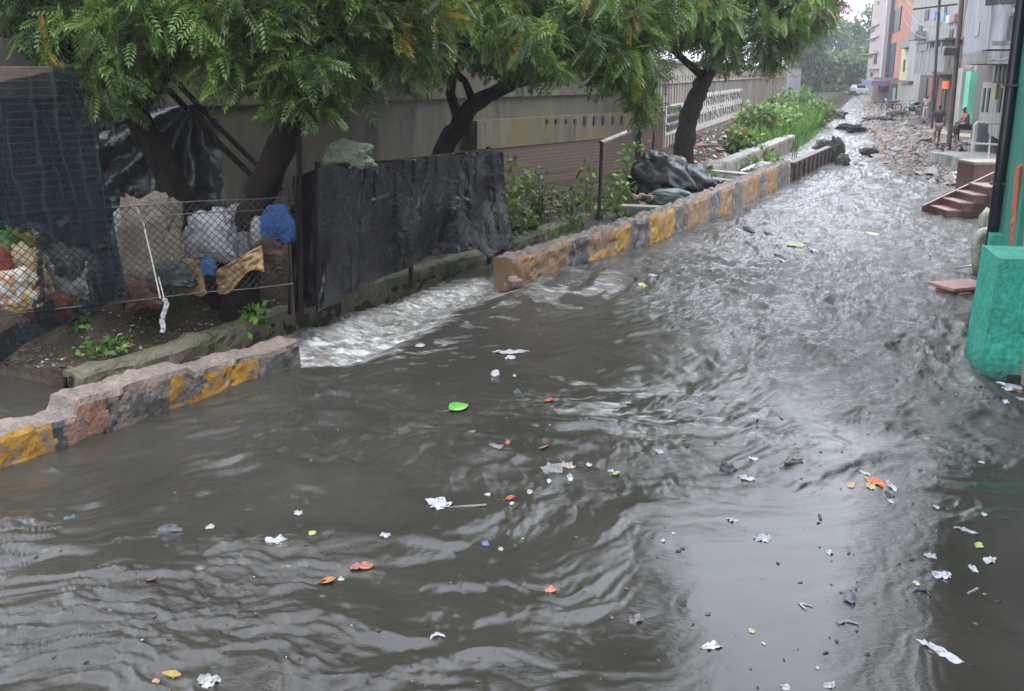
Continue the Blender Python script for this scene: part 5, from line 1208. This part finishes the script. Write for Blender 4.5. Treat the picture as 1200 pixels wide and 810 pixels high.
# ------------------------------------------------------------------ people
skinm = flat('brown_skin', (.14, .075, .05), .6); hairm = flat('black_hair', (.012, .010, .010), .5)
def skinned(name, verts, edges, rad, mat, parent, root=0, sub=2):
    org = wloc(parent); me = bpy.data.meshes.new(name); me.from_pydata([tuple(Vector(v)) for v in verts], edges, [])
    me.materials.append(mat); o = bpy.data.objects.new(name, me); C.objects.link(o); o.parent = parent
    o.modifiers.new('skin', 'SKIN'); sv = me.skin_vertices[0].data
    for i, r in enumerate(rad): sv[i].radius = (r, r) if not isinstance(r, tuple) else r; sv[i].use_root = (i == root)
    s_ = o.modifiers.new('sub', 'SUBSURF'); s_.levels = s_.render_levels = sub
    for p_ in me.polygons: p_.use_smooth = True
    return o
def person(loc, rz, label, J, shirt, trousers, scale=1.0, long_=False, hair=True):
    t = thing('person', tuple(loc), label, 'person'); t.rotation_euler = (0, 0, rz); t.scale = (scale,) * 3
    # J: joints in a local frame, facing +y
    names = list(J); ix = {n: i for i, n in enumerate(names)}
    E_ = [('pelvis', 'waist'), ('waist', 'chest'), ('chest', 'neck'), ('neck', 'head'), ('head', 'crown')]
    for s in 'lr': E_ += [('pelvis', 'hip' + s), ('hip' + s, 'knee' + s), ('knee' + s, 'ankle' + s), ('ankle' + s, 'toe' + s), ('chest', 'sho' + s), ('sho' + s, 'elb' + s), ('elb' + s, 'wri' + s), ('wri' + s, 'hand' + s)]
    rd = dict(pelvis=(.15, .11), waist=(.125, .095), chest=(.15, .11), neck=.055, head=(.078, .095), crown=(.06, .07))
    for s in 'lr': rd.update({'hip' + s: .085, 'knee' + s: .055, 'ankle' + s: .038, 'toe' + s: .035, 'sho' + s: .058, 'elb' + s: .040, 'wri' + s: .028, 'hand' + s: (.035, .02)})
    skinned('body', [J[n] for n in names], [(ix[a], ix[b]) for a, b in E_], [rd[n] for n in names], skinm, t, ix['pelvis'])
    up = lambda a, b, f: tuple(Vector(J[a]).lerp(Vector(J[b]), f))
    V = [J['pelvis'], J['waist'], J['chest'], up('chest', 'neck', .6), J['shol'], up('shol', 'elbl', .75), J['shor'], up('shor', 'elbr', .75)]
    skinned('shirt', V, [(0, 1), (1, 2), (2, 3), (2, 4), (4, 5), (2, 6), (6, 7)], [(.175, .135), (.155, .12), (.175, .13), .07, .078, .070, .078, .070], shirt, t, 0)
    f = 1.0 if long_ else .95
    V = [J['pelvis'], J['hipl'], up('hipl', 'kneel', f), J['hipr'], up('hipr', 'kneer', f)]; Ed = [(0, 1), (1, 2), (0, 3), (3, 4)]; Rr = [(.165, .125), .105, .085, .105, .085]
    if long_: V += [up('kneel', 'anklel', .9), up('kneer', 'ankler', .9)]; Ed += [(2, 5), (4, 6)]; Rr += [.07, .07]
    skinned('trousers', V, Ed, Rr, trousers, t, 0)
    if hair:
        h = Vector(J['head']); c = Vector(J['crown']); skinned('hair', [tuple(h + Vector((0, -.035, .02))), tuple(c + Vector((0, -.01, .02)))], [(0, 1)], [(.088, .088), (.075, .085)], hairm, t, 0)
    return t
def stand(st=.18, arm=.1):
    J = dict(pelvis=(0, 0, .93), waist=(0, .01, 1.10), chest=(0, 0, 1.32), neck=(0, .01, 1.47), head=(0, .03, 1.57), crown=(0, .02, 1.66))
    for s, k in (('l', -1), ('r', 1)):
        J['hip' + s] = (k * .09, 0, .86); J['knee' + s] = (k * .10, st * k * .7 + .05, .49); J['ankle' + s] = (k * .10, st * k, .09 + (.04 if k < 0 else 0)); J['toe' + s] = (k * .11, st * k + .15, .04)
        J['sho' + s] = (k * .18, 0, 1.40); J['elb' + s] = (k * .24, -arm * k, 1.13); J['wri' + s] = (k * .24, -arm * k * 1.2 + .10, .90); J['hand' + s] = (k * .24, -arm * k * 1.2 + .14, .81)
    return J
navy = flat('navy_shirt', (.018, .025, .045)); beige = flat('beige_shorts', (.36, .30, .25)); wc = flat('white_kurta', (.52, .47, .46)); pk = flat('pink_shirt', (.48, .14, .17)); dk = flat('dark_trousers', (.03, .03, .035))
def onm(u, v, z=.1):
    p = P(u, v, z); g = mz(p[0], p[1]); p = P(u, v, g); return (p[0], p[1], mz(p[0], p[1]))
person(onm(1097, 168), YAW - .25, 'person in a dark navy shirt and beige shorts walking away up the muddy street', stand(), navy, beige, 1.0)
person(onm(1084, 142), YAW + 2.6, 'person in loose white clothes standing in front of the brown shop doors', stand(.06, .03), wc, wc, .97, True)
pr = R(1133, 153, 44.5); J = dict(pelvis=(0, 0, .50), waist=(0, .04, .68), chest=(0, .10, .90), neck=(0, .15, 1.05), head=(0, .19, 1.15), crown=(0, .19, 1.24))
for s, k in (('l', -1), ('r', 1)):
    J['hip' + s] = (k * .09, .02, .48); J['knee' + s] = (k * .15, .44, .52); J['ankle' + s] = (k * .14, .42, .10); J['toe' + s] = (k * .15, .56, .04)
    J['sho' + s] = (k * .18, .10, .98); J['elb' + s] = (k * .22, .20, .72); J['wri' + s] = (k * .14, .40, .62); J['hand' + s] = (k * .11, .47, .60)
zb_ = .35; person((pr.x, pr.y, zb_), YAW + 1.45, 'person in a pink shirt seated on a low bench before the mint green door', J, pk, dk, 1.05, True)
bn = thing('bench', (pr.x, pr.y, zb_), 'dark low bench under the seated person in pink', 'bench'); mb = MB(); mb.box((pr.x + .1, pr.y, zb_ + .42), (1.2, .4, .06), YAW); mb.build('seat', darkmetal, bn)
for dx in (-.5, .5):
    for dy in (-.14, .14): mb = MB(); x_, y_ = dx * CY - dy * SY, dx * SY + dy * CY; mb.box((pr.x + .1 + x_, pr.y + y_, zb_ + .2), (.05, .05, .4), YAW); mb.build('leg', darkmetal, bn)
a = G(1122, 47); mb = MB(); mb.slab(a, a + r_ * 2.6, -4, 2.6, -.3, .35); o = mb.build('door_platform', beigew); tag(o, 'beige stepped platform before the mint green door', 'platform')
# motorbike, car
def bike(u, v, rz, label, tank):
    p = Vector(onm(u, v)); t = thing('motorbike', tuple(p), label, 'motorbike'); t.rotation_euler = (0, 0, rz)
    def add(nm, f, m, par=t):
        mb = MB(); f(mb); b0 = wloc(par); mb.v = [tuple(Vector(x) + b0) for x in mb.v]; return mb.build(nm, m, par)
    for y in (-.62, .62):
        def wh(mb, y=y): mb.tube([(.26 * 1.15 * math.cos(a * .5236) * 0, y + .28 * math.cos(a * .5236), .30 + .28 * math.sin(a * .5236)) for a in range(13)], .045, 6, cap=False)
        w = add('wheel', wh, darkmetal); add('hub', lambda mb, y=y: mb.tube([(-.05, y, .3), (.05, y, .3)], .06, 8), rust, w)
    add('tank', lambda mb: mb.tube([(0, .30, .72), (0, .1, .80), (0, -.08, .72)], [.08, .15, .09], 8), tank)
    add('seat', lambda mb: mb.tube([(0, -.02, .76), (0, -.3, .78), (0, -.66, .82)], [.09, .12, .07], 8), darkmetal)
    add('engine', lambda mb: mb.box((0, .05, .42), (.24, .36, .34)), rust)
    add('fork', lambda mb: (mb.tube([(.05, .62, .3), (.05, .42, .95)], .025, 6), mb.tube([(-.05, .62, .3), (-.05, .42, .95)], .025, 6)), railw)
    add('handlebar', lambda mb: mb.tube([(-.33, .32, 1.02), (-.1, .42, .98), (.1, .42, .98), (.33, .32, 1.02)], .02, 6), darkmetal)
    add('headlight', lambda mb: mb.tube([(0, .46, .9), (0, .58, .88)], [.10, .09], 10), railw)
    add('exhaust', lambda mb: mb.tube([(.14, .1, .28), (.16, -.8, .34)], [.03, .045], 6), railw)
bike(1069, 136, 2.4, 'pale blue and white motorbike parked by the shuttered door', flat('pale_blue_tank', (.35, .42, .5)))
bike(1044, 130, 1.0, 'dark motorbike half lost among the clutter before the brown shops', flat('dark_tank', (.08, .06, .06)))
def car(u, v, label):
    p = Vector(onm(u, v)); t = thing('parked_car', tuple(p), label, 'car'); t.rotation_euler = (0, 0, .3)
    wm = flat('white_car_paint', (.62, .63, .66), .25); b0 = Vector(p)
    mb = MB()
    prof = [(-1.9, .35), (-1.9, .85), (-1.2, .95), (-.7, 1.42), (.9, 1.45), (1.6, .98), (1.95, .9), (1.95, .35)]
    for x in (-.8, .8):
        for y, z in prof: mb.v.append((x * (1 if z < 1 else .85), y, z))
    n = len(prof); mb.face(range(n)); mb.face(list(range(n, 2 * n))[::-1])
    for k in range(n): mb.face((k, (k + 1) % n, n + (k + 1) % n, n + k)[::-1])
    mb.v = [tuple(Vector(x) + b0) for x in mb.v]; mb.build('body', wm, t)
    mb = MB(); mb.v = [tuple(Vector(x) + b0) for x in ((-.62, -1.16, .99), (.62, -1.16, .99), (.58, -.74, 1.39), (-.58, -.74, 1.39))]; mb.v = [tuple(Vector(v_) + Vector((0, -.03, .02))) for v_ in mb.v]; mb.face((0, 1, 2, 3)); mb.build('windscreen', glass, t, solid=.01)
    for x in (-.78, .78):
        for y in (-1.2, 1.2): mb = MB(); mb.tube([Vector((x - .1, y, .3)) + b0, Vector((x + .1, y, .3)) + b0], .3, 12); mb.build('wheel', darkmetal, t)
    for x in (-.55, .55): mb = MB(); mb.box(Vector((x, -1.91, .7)) + b0, (.25, .04, .12)); mb.build('headlight', railw, t)
car(1006, 112, 'small white car parked at the far end of the street')
# ------------------------------------------------------------------ things floating on the water
def fl(kind, u, v, w, h, c, label, cat=None, ang=0, seed=0):
    """w, h: size as seen; converted to metres on the water there"""
    o = Vector(P(u, v)); o.z = wz(o.x, o.y) - .006
    mw = (Vector(P(u + .5, v)) - Vector(P(u - .5, v))).length * w; mh = (Vector(P(u, v - .5)) - Vector(P(u, v + .5))).length * h
    rr_ = random.Random(int(u * 7 + v * 13)); mb = MB()
    mw *= .74; mh *= .74; c = tuple(x * .8 + .02 for x in c)
    ax = Vector((CY, SY, 0)); ay = Vector((-SY, CY, 0)); ca, sa = math.cos(math.radians(ang)), math.sin(math.radians(ang))
    ax, ay = ax * ca + ay * sa, ay * ca - ax * sa
    m = flat('float_%d_%d_%d' % tuple(int(x * 99) for x in c), c, .45)
    nm = {'scrap': 'plastic_scrap', 'leaf': 'floating_leaf', 'blob': 'black_bag_scrap', 'strip': 'plastic_strip', 'stick': 'floating_stick', 'peel': 'peel_scrap'}[kind]
    cat = cat or {'scrap': 'plastic scrap', 'leaf': 'leaf', 'blob': 'rubbish', 'strip': 'plastic strip', 'stick': 'stick', 'peel': 'scrap'}[kind]
    if kind in ('scrap', 'peel'):
        n = 26; rings = 4; mb.v.append(tuple(o + Vector((0, 0, .012)))); s = rr_.random() * 50
        spk = .85 if kind == 'scrap' else .4
        for r in range(1, rings + 1):
            for k in range(n):
                an = 6.2832 * k / n; q = r / rings * (.72 + spk * .33 * nz(math.cos(an) * 1.2 + s, math.sin(an) * 1.2, 95) + spk * .30 * nz(math.cos(an) * 5 + s, math.sin(an) * 5, 96)) * .62
                x, y = mw * q * math.cos(an), mh * q * math.sin(an); p = o + ax * x + ay * y
                z = .010 + .30 * min(mw, .10) * max(-.2, nz(x * 38 + s, y * 38, 97)) * (1 if kind == 'scrap' else .5) * (r / rings)
                mb.v.append(tuple(p + Vector((0, 0, z))))
        for k in range(n): mb.face((0, 1 + k, 1 + (k + 1) % n))
        for r in range(rings - 1):
            for k in range(n): mb.face((1 + r * n + k, 1 + (r + 1) * n + k, 1 + (r + 1) * n + (k + 1) % n, 1 + r * n + (k + 1) % n))
        ob = mb.build(nm, m, smooth=False, solid=.003)
    elif kind == 'leaf':
        n = 10
        for j in range(n + 1):
            f = j / n; wd = math.sin(math.pi * min(1, f * 1.02)) ** .8 * mh * .5 + .0005; x = (f - .5) * mw
            for sd in (-1, 0, 1): mb.v.append(tuple(o + ax * x + ay * (sd * wd + .18 * mh * math.sin(f * 3)) + Vector((0, 0, .010 + (.010 if sd else 0) + .02 * f * f))))
        for j in range(n):
            for k in range(2): q = j * 3 + k; mb.face((q, q + 3, q + 4, q + 1))
        mb.tube([Vector(mb.v[1]), Vector(mb.v[1]) - ax * mw * .25], .0025, 4); ob = mb.build(nm, m, smooth=True, solid=.002)
    elif kind == 'blob':
        nu_, nv_ = 20, 9; s = rr_.random() * 60
        for j in range(nv_ + 1):
            ph = math.pi / 2 * j / nv_
            for i in range(nu_):
                th = 6.2832 * i / nu_; q = 1 + .45 * nz(math.cos(th) * 2 + s, math.sin(th) * 2 + ph * 2, 98) + .25 * nz(math.cos(th) * 6 + s, math.sin(th) * 6 + ph * 5, 99)
                x, y = mw * .5 * q * math.cos(ph) * math.cos(th), mh * .5 * q * math.cos(ph) * math.sin(th); z = min(mw, mh) * .30 * math.sin(ph) * q
                mb.v.append(tuple(o + ax * x + ay * y + Vector((0, 0, z - .015))))
        for j in range(nv_):
            for i in range(nu_): mb.face((j * nu_ + i, j * nu_ + (i + 1) % nu_, (j + 1) * nu_ + (i + 1) % nu_, (j + 1) * nu_ + i))
        ob = mb.build(nm, m, smooth=True)
    elif kind == 'strip':
        n = 12; s = rr_.random() * 9
        for j in range(n + 1):
            f = j / n; x = (f - .5) * mw; y = mh * .5 * math.sin(f * 3.1) - mh * .25 + .12 * mh * nz(f * 4, s, 93); wd = .012 + .012 * abs(nz(f * 5, s, 94))
            for sd in (-1, 1): mb.v.append(tuple(o + ax * x + ay * (y + sd * wd) + Vector((0, 0, .012 + .008 * nz(f * 6, s + sd, 90)))))
        for j in range(n): q = j * 2; mb.face((q, q + 2, q + 3, q + 1))
        ob = mb.build(nm, m, smooth=True, solid=.003)
    else:
        pts = [o + ax * ((f - .5) * mw) + ay * (.12 * mh * nz(f * 3, u, 93)) + Vector((0, 0, .008)) for f in (0, .3, .6, 1)]
        mb.tube(pts, max(.004, mh * .25), 6, wob=.4); ob = mb.build(nm, m)
    return tag(ob, label, cat)
Wt, Of, Cr = (.44, .44, .45), (.36, .35, .33), (.38, .35, .26); Bk = (.018, .02, .024); Or = (.50, .12, .04); Gr = (.14, .42, .05); Lm = (.40, .46, .12); Bl = (.12, .17, .34)
D = [('scrap', 324, 639, 36, 16, Wt, 'white torn plastic triangle in the left water', -20), ('scrap', 349, 598, 16, 7, Wt, 'small white star shaped scrap above the white triangle', 0), ('peel', 366, 630, 13, 9, Lm, 'pale lime green scrap right of the white triangle', 0),
 ('leaf', 384, 679, 28, 9, (.45, .16, .04), 'orange brown leaf below the lime green scrap', 8), ('scrap', 398, 674, 8, 6, (.5, .42, .38), 'tiny pale tip touching the orange brown leaf', 0), ('blob', 315, 692, 9, 14, Bk, 'small black lump left of the orange brown leaf', 0),
 ('peel', 246, 617, 14, 8, Cr, 'cream scrap left of the white star scrap', 0), ('blob', 200, 619, 44, 12, (.045, .05, .055), 'low dark smear of plastic at the left', 0), ('blob', 82, 606, 24, 9, (.04, .10, .12), 'dull blue green plastic under the surface at far left', 0), ('leaf', 178, 683, 22, 7, (.14, .07, .06), 'faint reddish leaf sunk at lower left', 0),
 ('scrap', 245, 799, 40, 22, Of, 'off white torn bag piece at the bottom edge', -15), ('leaf', 205, 792, 9, 18, (.45, .30, .02), 'upright mustard yellow leaf at the bottom edge', 80), ('peel', 182, 797, 14, 9, (.45, .25, .10), 'small tan orange scrap at the bottom left', 0),
 ('scrap', 514, 595, 42, 20, Wt, 'bright white ragged scrap in the middle of the water', 5), ('stick', 548, 600, 60, 3, (.30, .30, .28), 'thin pale stem trailing from the white ragged scrap', 8), ('scrap', 451, 632, 18, 8, Wt, 'white flake left of the middle', 0), ('peel', 423, 663, 42, 12, (.35, .11, .06), 'sunken reddish orange rag', 8), ('peel', 401, 674, 7, 4, Wt, 'white speck under the reddish rag', 0),
 ('leaf', 598, 590, 16, 6, Or, 'small orange scrap above the blue one', 0), ('scrap', 600, 595, 8, 6, (.5, .48, .4), 'pale bit under the small orange scrap', 0), ('scrap', 568, 635, 14, 9, Bl, 'small crumpled blue wrapper', 0), ('peel', 587, 643, 9, 6, Cr, 'cream crumb right of the blue wrapper', 0), ('peel', 571, 584, 12, 4, Wt, 'thin white flake above the blue wrapper', 0),
 ('scrap', 646, 694, 20, 9, (.6, .18, .10), 'bright orange red scrap below the middle', 10), ('strip', 512, 750, 24, 12, Wt, 'curved white strip near the bottom middle', 20), ('blob', 482, 804, 22, 7, Bk, 'black film at the bottom middle edge', 0), ('peel', 621, 578, 10, 8, Of, 'small grey white bubble of film', 0),
 ('leaf', 538, 481, 34, 13, Gr, 'bright green leaf on the dark water', 25), ('scrap', 600, 408, 62, 7, Wt, 'long white shred on the smooth dark water', 2), ('scrap', 598, 414, 18, 6, Wt, 'white lump hanging under the long white shred', 0), ('scrap', 581, 434, 14, 11, Wt, 'white peaked scrap below the long shred', 0), ('peel', 603, 440, 6, 4, Of, 'tiny white dot right of the peaked scrap', 0), ('peel', 492, 408, 16, 6, (.42, .41, .38), 'froth patch left of the long white shred', 0),
 ('leaf', 643, 470, 16, 5, Or, 'thin orange leaf right of the green leaf', -10), ('blob', 606, 460, 16, 7, (.03, .06, .06), 'dark teal scrap above the orange leaf', 0), ('peel', 595, 517, 9, 8, (.40, .12, .06), 'rusty round scrap under the green leaf', 0), ('leaf', 636, 525, 10, 7, (.5, .2, .1), 'small salmon leaf left of the litter raft', -40), ('scrap', 580, 526, 26, 9, (.20, .20, .20), 'grey film left of the litter raft', 0), ('peel', 533, 504, 8, 5, Of, 'pale speck below the green leaf', 0), ('stick', 553, 508, 12, 3, (.30, .22, .10), 'short tan twig below the green leaf', 0),
 ('scrap', 648, 550, 40, 26, (.22, .22, .22), 'grey film forming the base of the litter raft', 0), ('scrap', 664, 543, 28, 14, Cr, 'creamy yellow piece on the litter raft', 0), ('scrap', 668, 559, 12, 14, Wt, 'white corner of the litter raft', 0), ('blob', 651, 544, 10, 10, Bk, 'black piece in the litter raft', 0), ('scrap', 643, 567, 8, 7, Wt, 'white crumb below the litter raft', 0), ('peel', 690, 541, 10, 6, Wt, 'white chip right of the litter raft', 0), ('scrap', 717, 549, 14, 9, Wt, 'white chip with a lime tip', 0), ('leaf', 722, 556, 14, 6, Lm, 'lime tipped leaf beside the white chip', -20),
 ('scrap', 754, 333, 18, 12, (.58, .60, .15), 'lemon yellow scrap in the choppy water by the kerb', 0), ('blob', 748, 328, 10, 8, Bk, 'black scrap on the left of the lemon yellow one', 0), ('blob', 762, 336, 9, 8, Bk, 'black scrap on the right of the lemon yellow one', 0), ('scrap', 766, 323, 16, 5, Wt, 'white stringy scrap above the lemon yellow one', 20),
 ('peel', 931, 290, 30, 9, (.30, .36, .14), 'yellow green leaves floating in mid stream', 0), ('scrap', 953, 295, 11, 9, Wt, 'square white chip beside the yellow green leaves', 0), ('peel', 1021, 275, 20, 7, (.34, .42, .16), 'yellow green clump farther right in mid stream', 0), ('scrap', 917, 308, 6, 8, Wt, 'small white upright chip below the leaves', 0), ('blob', 914, 303, 12, 8, Bk, 'black scrap left of the small white chip', 0), ('blob', 877, 272, 14, 8, Bk, 'black scrap upstream near the kerb', 0), ('blob', 900, 276, 10, 6, Bk, 'dark lump right of the upstream black scrap', 0), ('peel', 1066, 196, 14, 5, (.30, .30, .20), 'olive scrap near the mud edge', 0), ('blob', 1011, 195, 12, 6, (.07, .065, .06), 'dark stone breaking the water before the mud', 0),
 ('blob', 853, 549, 26, 24, Bk, 'knotted black bag in the calm right water', 0), ('scrap', 881, 537, 13, 10, Wt, 'white shred right of the knotted black bag', 40), ('blob', 918, 549, 16, 12, Bk, 'smaller black scrap right of the knotted bag', 0), ('peel', 932, 538, 26, 7, (.16, .12, .10), 'brown fibres on top of the smaller black scrap', -10), ('scrap', 875, 562, 16, 12, (.42, .42, .45), 'thin whitish film below the knotted bag', 60), ('stick', 930, 545, 30, 4, (.05, .045, .04), 'dark twig in the calm water', 10),
 ('peel', 998, 569, 14, 11, (.52, .34, .18), 'pale orange piece left of the orange peel', -30), ('scrap', 1028, 566, 28, 18, (.6, .16, .06), 'orange red peel in a raft of litter', 20), ('peel', 1020, 570, 16, 12, (.45, .40, .15), 'yellow piece under the orange red peel', 0), ('scrap', 1044, 570, 10, 18, Wt, 'white edge right of the orange red peel', 0), ('blob', 1042, 580, 18, 12, Bk, 'black lump under the orange red peel', 0), ('blob', 1078, 552, 16, 14, Bk, 'black lump on the edge of the reflection', -20), ('scrap', 1013, 554, 8, 10, Wt, 'white shred above the orange red peel', 30), ('scrap', 1044, 588, 9, 7, Wt, 'white chip below the orange red peel', 0), ('blob', 1062, 562, 10, 8, Bk, 'small black crumb between the two black lumps', 0),
 ('scrap', 893, 632, 30, 12, Wt, 'winged white scrap in the calm water', 15), ('scrap', 972, 648, 11, 7, Wt, 'small white chip right of the winged scrap', 0), ('strip', 943, 711, 16, 14, Wt, 'crescent shaped white strip', 40), ('leaf', 998, 703, 34, 9, (.10, .11, .14), 'long slate blue leaf standing across the reflection', 75), ('strip', 993, 730, 32, 8, (.22, .22, .25), 'grey curved strip below the slate leaf', 0), ('peel', 881, 740, 11, 8, (.42, .40, .22), 'dull yellow crumb near the bottom', 0), ('scrap', 833, 758, 34, 12, (.60, .60, .58), 'pale bird shaped scrap near the bottom', 10), ('blob', 1005, 745, 8, 24, (.08, .08, .10), 'dark film under the grey strip', 20),
 ('scrap', 1107, 766, 24, 42, Wt, 'large bright white plastic piece at lower right', 30), ('scrap', 920, 806, 16, 10, Wt, 'white scrap cut by the bottom edge', 0), ('scrap', 972, 803, 22, 10, Of, 'spiky white scrap at the bottom right', 0), ('blob', 936, 795, 7, 6, Bk, 'black dot above the bottom scraps', 0), ('peel', 958, 783, 7, 5, Wt, 'tiny white fleck near the bottom right', 0),
 ('peel', 1147, 640, 14, 9, Lm, 'lime green bit in the right reflection', -20), ('scrap', 1131, 622, 14, 16, (.30, .30, .32), 'grey film above the lime green bit', 50), ('scrap', 1104, 675, 28, 10, (.5, .52, .56), 'silvery flake in the right reflection', -10), ('peel', 1074, 684, 10, 8, (.5, .5, .35), 'pale yellow bead with a black tail', 0), ('strip', 1082, 694, 26, 12, Bk, 'black strip trailing from the pale yellow bead', -35), ('scrap', 1140, 667, 10, 12, (.42, .42, .43), 'grey white scrap at right', 0), ('scrap', 1160, 657, 18, 12, (.5, .5, .52), 'crinkled grey white scrap nearer the right edge', -40), ('stick', 1140, 693, 26, 4, (.34, .33, .31), 'pale twig in the right water', 35), ('peel', 1097, 595, 10, 6, Cr, 'cream chip under the turquoise reflection', 0), ('scrap', 1153, 604, 9, 6, Wt, 'white chip in the turquoise reflection', 0), ('scrap', 1090, 652, 24, 8, (.34, .35, .37), 'grey streak of film above the silvery flake', -50),
 ('scrap', 1180, 457, 44, 12, Wt, 'white plastic heaped at the foot of the turquoise block', 0), ('blob', 1166, 472, 26, 10, Bk, 'black plastic just below the white heap', -10), ('blob', 1150, 457, 22, 6, (.05, .05, .05), 'dark muck left of the white heap', 0), ('scrap', 1178, 478, 12, 5, (.5, .55, .62), 'bluish flake under the white heap', -20), ('peel', 1192, 462, 16, 8, (.24, .08, .05), 'reddish brown scrap at the right edge', 0), ('scrap', 1195, 474, 12, 6, Of, 'pale piece below the reddish brown scrap', 0),
 ('peel', 376, 401, 12, 5, (.40, .09, .05), 'red scrap caught in the foam of the gap', 0), ('scrap', 98, 441, 18, 6, Wt, 'white scrap on the dark drain water', 0), ('scrap', 108, 444, 8, 4, Of, 'small pale scrap beside it on the drain water', 0), ('strip', 619, 318, 18, 7, Of, 'white curl caught against the far kerb', 0), ('peel', 736, 471, 10, 3, Wt, 'tiny white fleck among the froth', 0), ('scrap', 745, 727, 24, 14, (.16, .14, .14), 'faint brownish film at lower middle', 0), ('peel', 777, 635, 7, 5, Wt, 'white fleck in the middle right water', 0), ('peel', 789, 626, 6, 4, Wt, 'tiny white fleck right of the other one', 0), ('peel', 1150, 545, 10, 4, (.4, .4, .4), 'pale fleck on the turquoise reflection', 0), ('scrap', 772, 531, 14, 9, (.36, .39, .42), 'thin bluish film right of the litter raft', 0), ('stick', 961, 607, 16, 4, (.06, .06, .06), 'dark twig upright in the calm water', 80), ('blob', 876, 648, 8, 8, (.05, .05, .05), 'black crumb below the winged white scrap', 0), ('scrap', 858, 610, 18, 7, (.38, .38, .40), 'faint whitish film left of the winged scrap', 0)]
for kd, u, v, w, h, c, lab, an in D: fl(kd, u, v, w, h, c, lab, None, an)
# crumbs too many to count
mb = MB(); flc = [flat('crumb_dark', (.03, .028, .025)), flat('crumb_pale', (.42, .41, .38)), flat('crumb_brown', (.12, .09, .06))]
XY = []
for k in range(620):
    v = 215 + 595 * random.random() ** .9; u = random.uniform(max(0, 900 - (v - 200) * 1.9), 1180); p = P(u, v)
    if p[0] > 1.2 + .03 * p[1] or seg_dist(np.array([p[0]]), np.array([p[1]]), K2)[0] > -.1 and p[1] > 14 or p[1] < 9.5 and seg_dist(np.array([p[0]]), np.array([p[1]]), KF)[0] > -.1: continue
    XY.append((p[0], p[1], v))
hz_ = water(np.array([q[0] for q in XY]), np.array([q[1] for q in XY]))[0]
for (x, y, v), z in zip(XY, hz_):
    s = random.choice((.003, .004, .006, .008, .014)) * random.uniform(.7, 1.2) * (1 + y * .09); a = random.random() * 6.28; b = len(mb.v); k_ = random.uniform(.3, .8)
    for j in range(5): an = j * 1.2566 + random.uniform(-.3, .3); X, Y = s * math.cos(an), s * k_ * math.sin(an); mb.v.append((x + X * math.cos(a) - Y * math.sin(a), y + X * math.sin(a) + Y * math.cos(a), z + .002 + .004 * random.random()))
    mb.v.append((x, y, z + .006 + s * .3)); m = 1 if random.random() < .06 else random.choice((0, 0, 0, 2))
    for j in range(5): mb.face((b + j, b + (j + 1) % 5, b + 5), m)
tag(mb.build('floating_crumbs', flc), 'fine dark and pale crumbs drifting on the flood', None, None, 'stuff')
# ------------------------------------------------------------------ damp air
HAZE = True
if HAZE:
    mb = MB(); mb.box((0, 95, 14), (120, 260, 31)); m = bpy.data.materials.new('damp_air'); m.use_nodes = True; t = m.node_tree; t.nodes.clear()
    o_ = t.nodes.new('ShaderNodeOutputMaterial'); pv = t.nodes.new('ShaderNodeVolumePrincipled'); pv.inputs['Density'].default_value = .0007; pv.inputs['Color'].default_value = (.93, .96, 1, 1); pv.inputs['Anisotropy'].default_value = .2
    t.links.new(pv.outputs[0], o_.inputs['Volume']); o = mb.build('haze', m); tag(o, 'thin rain haze filling the street', None, None, 'stuff')
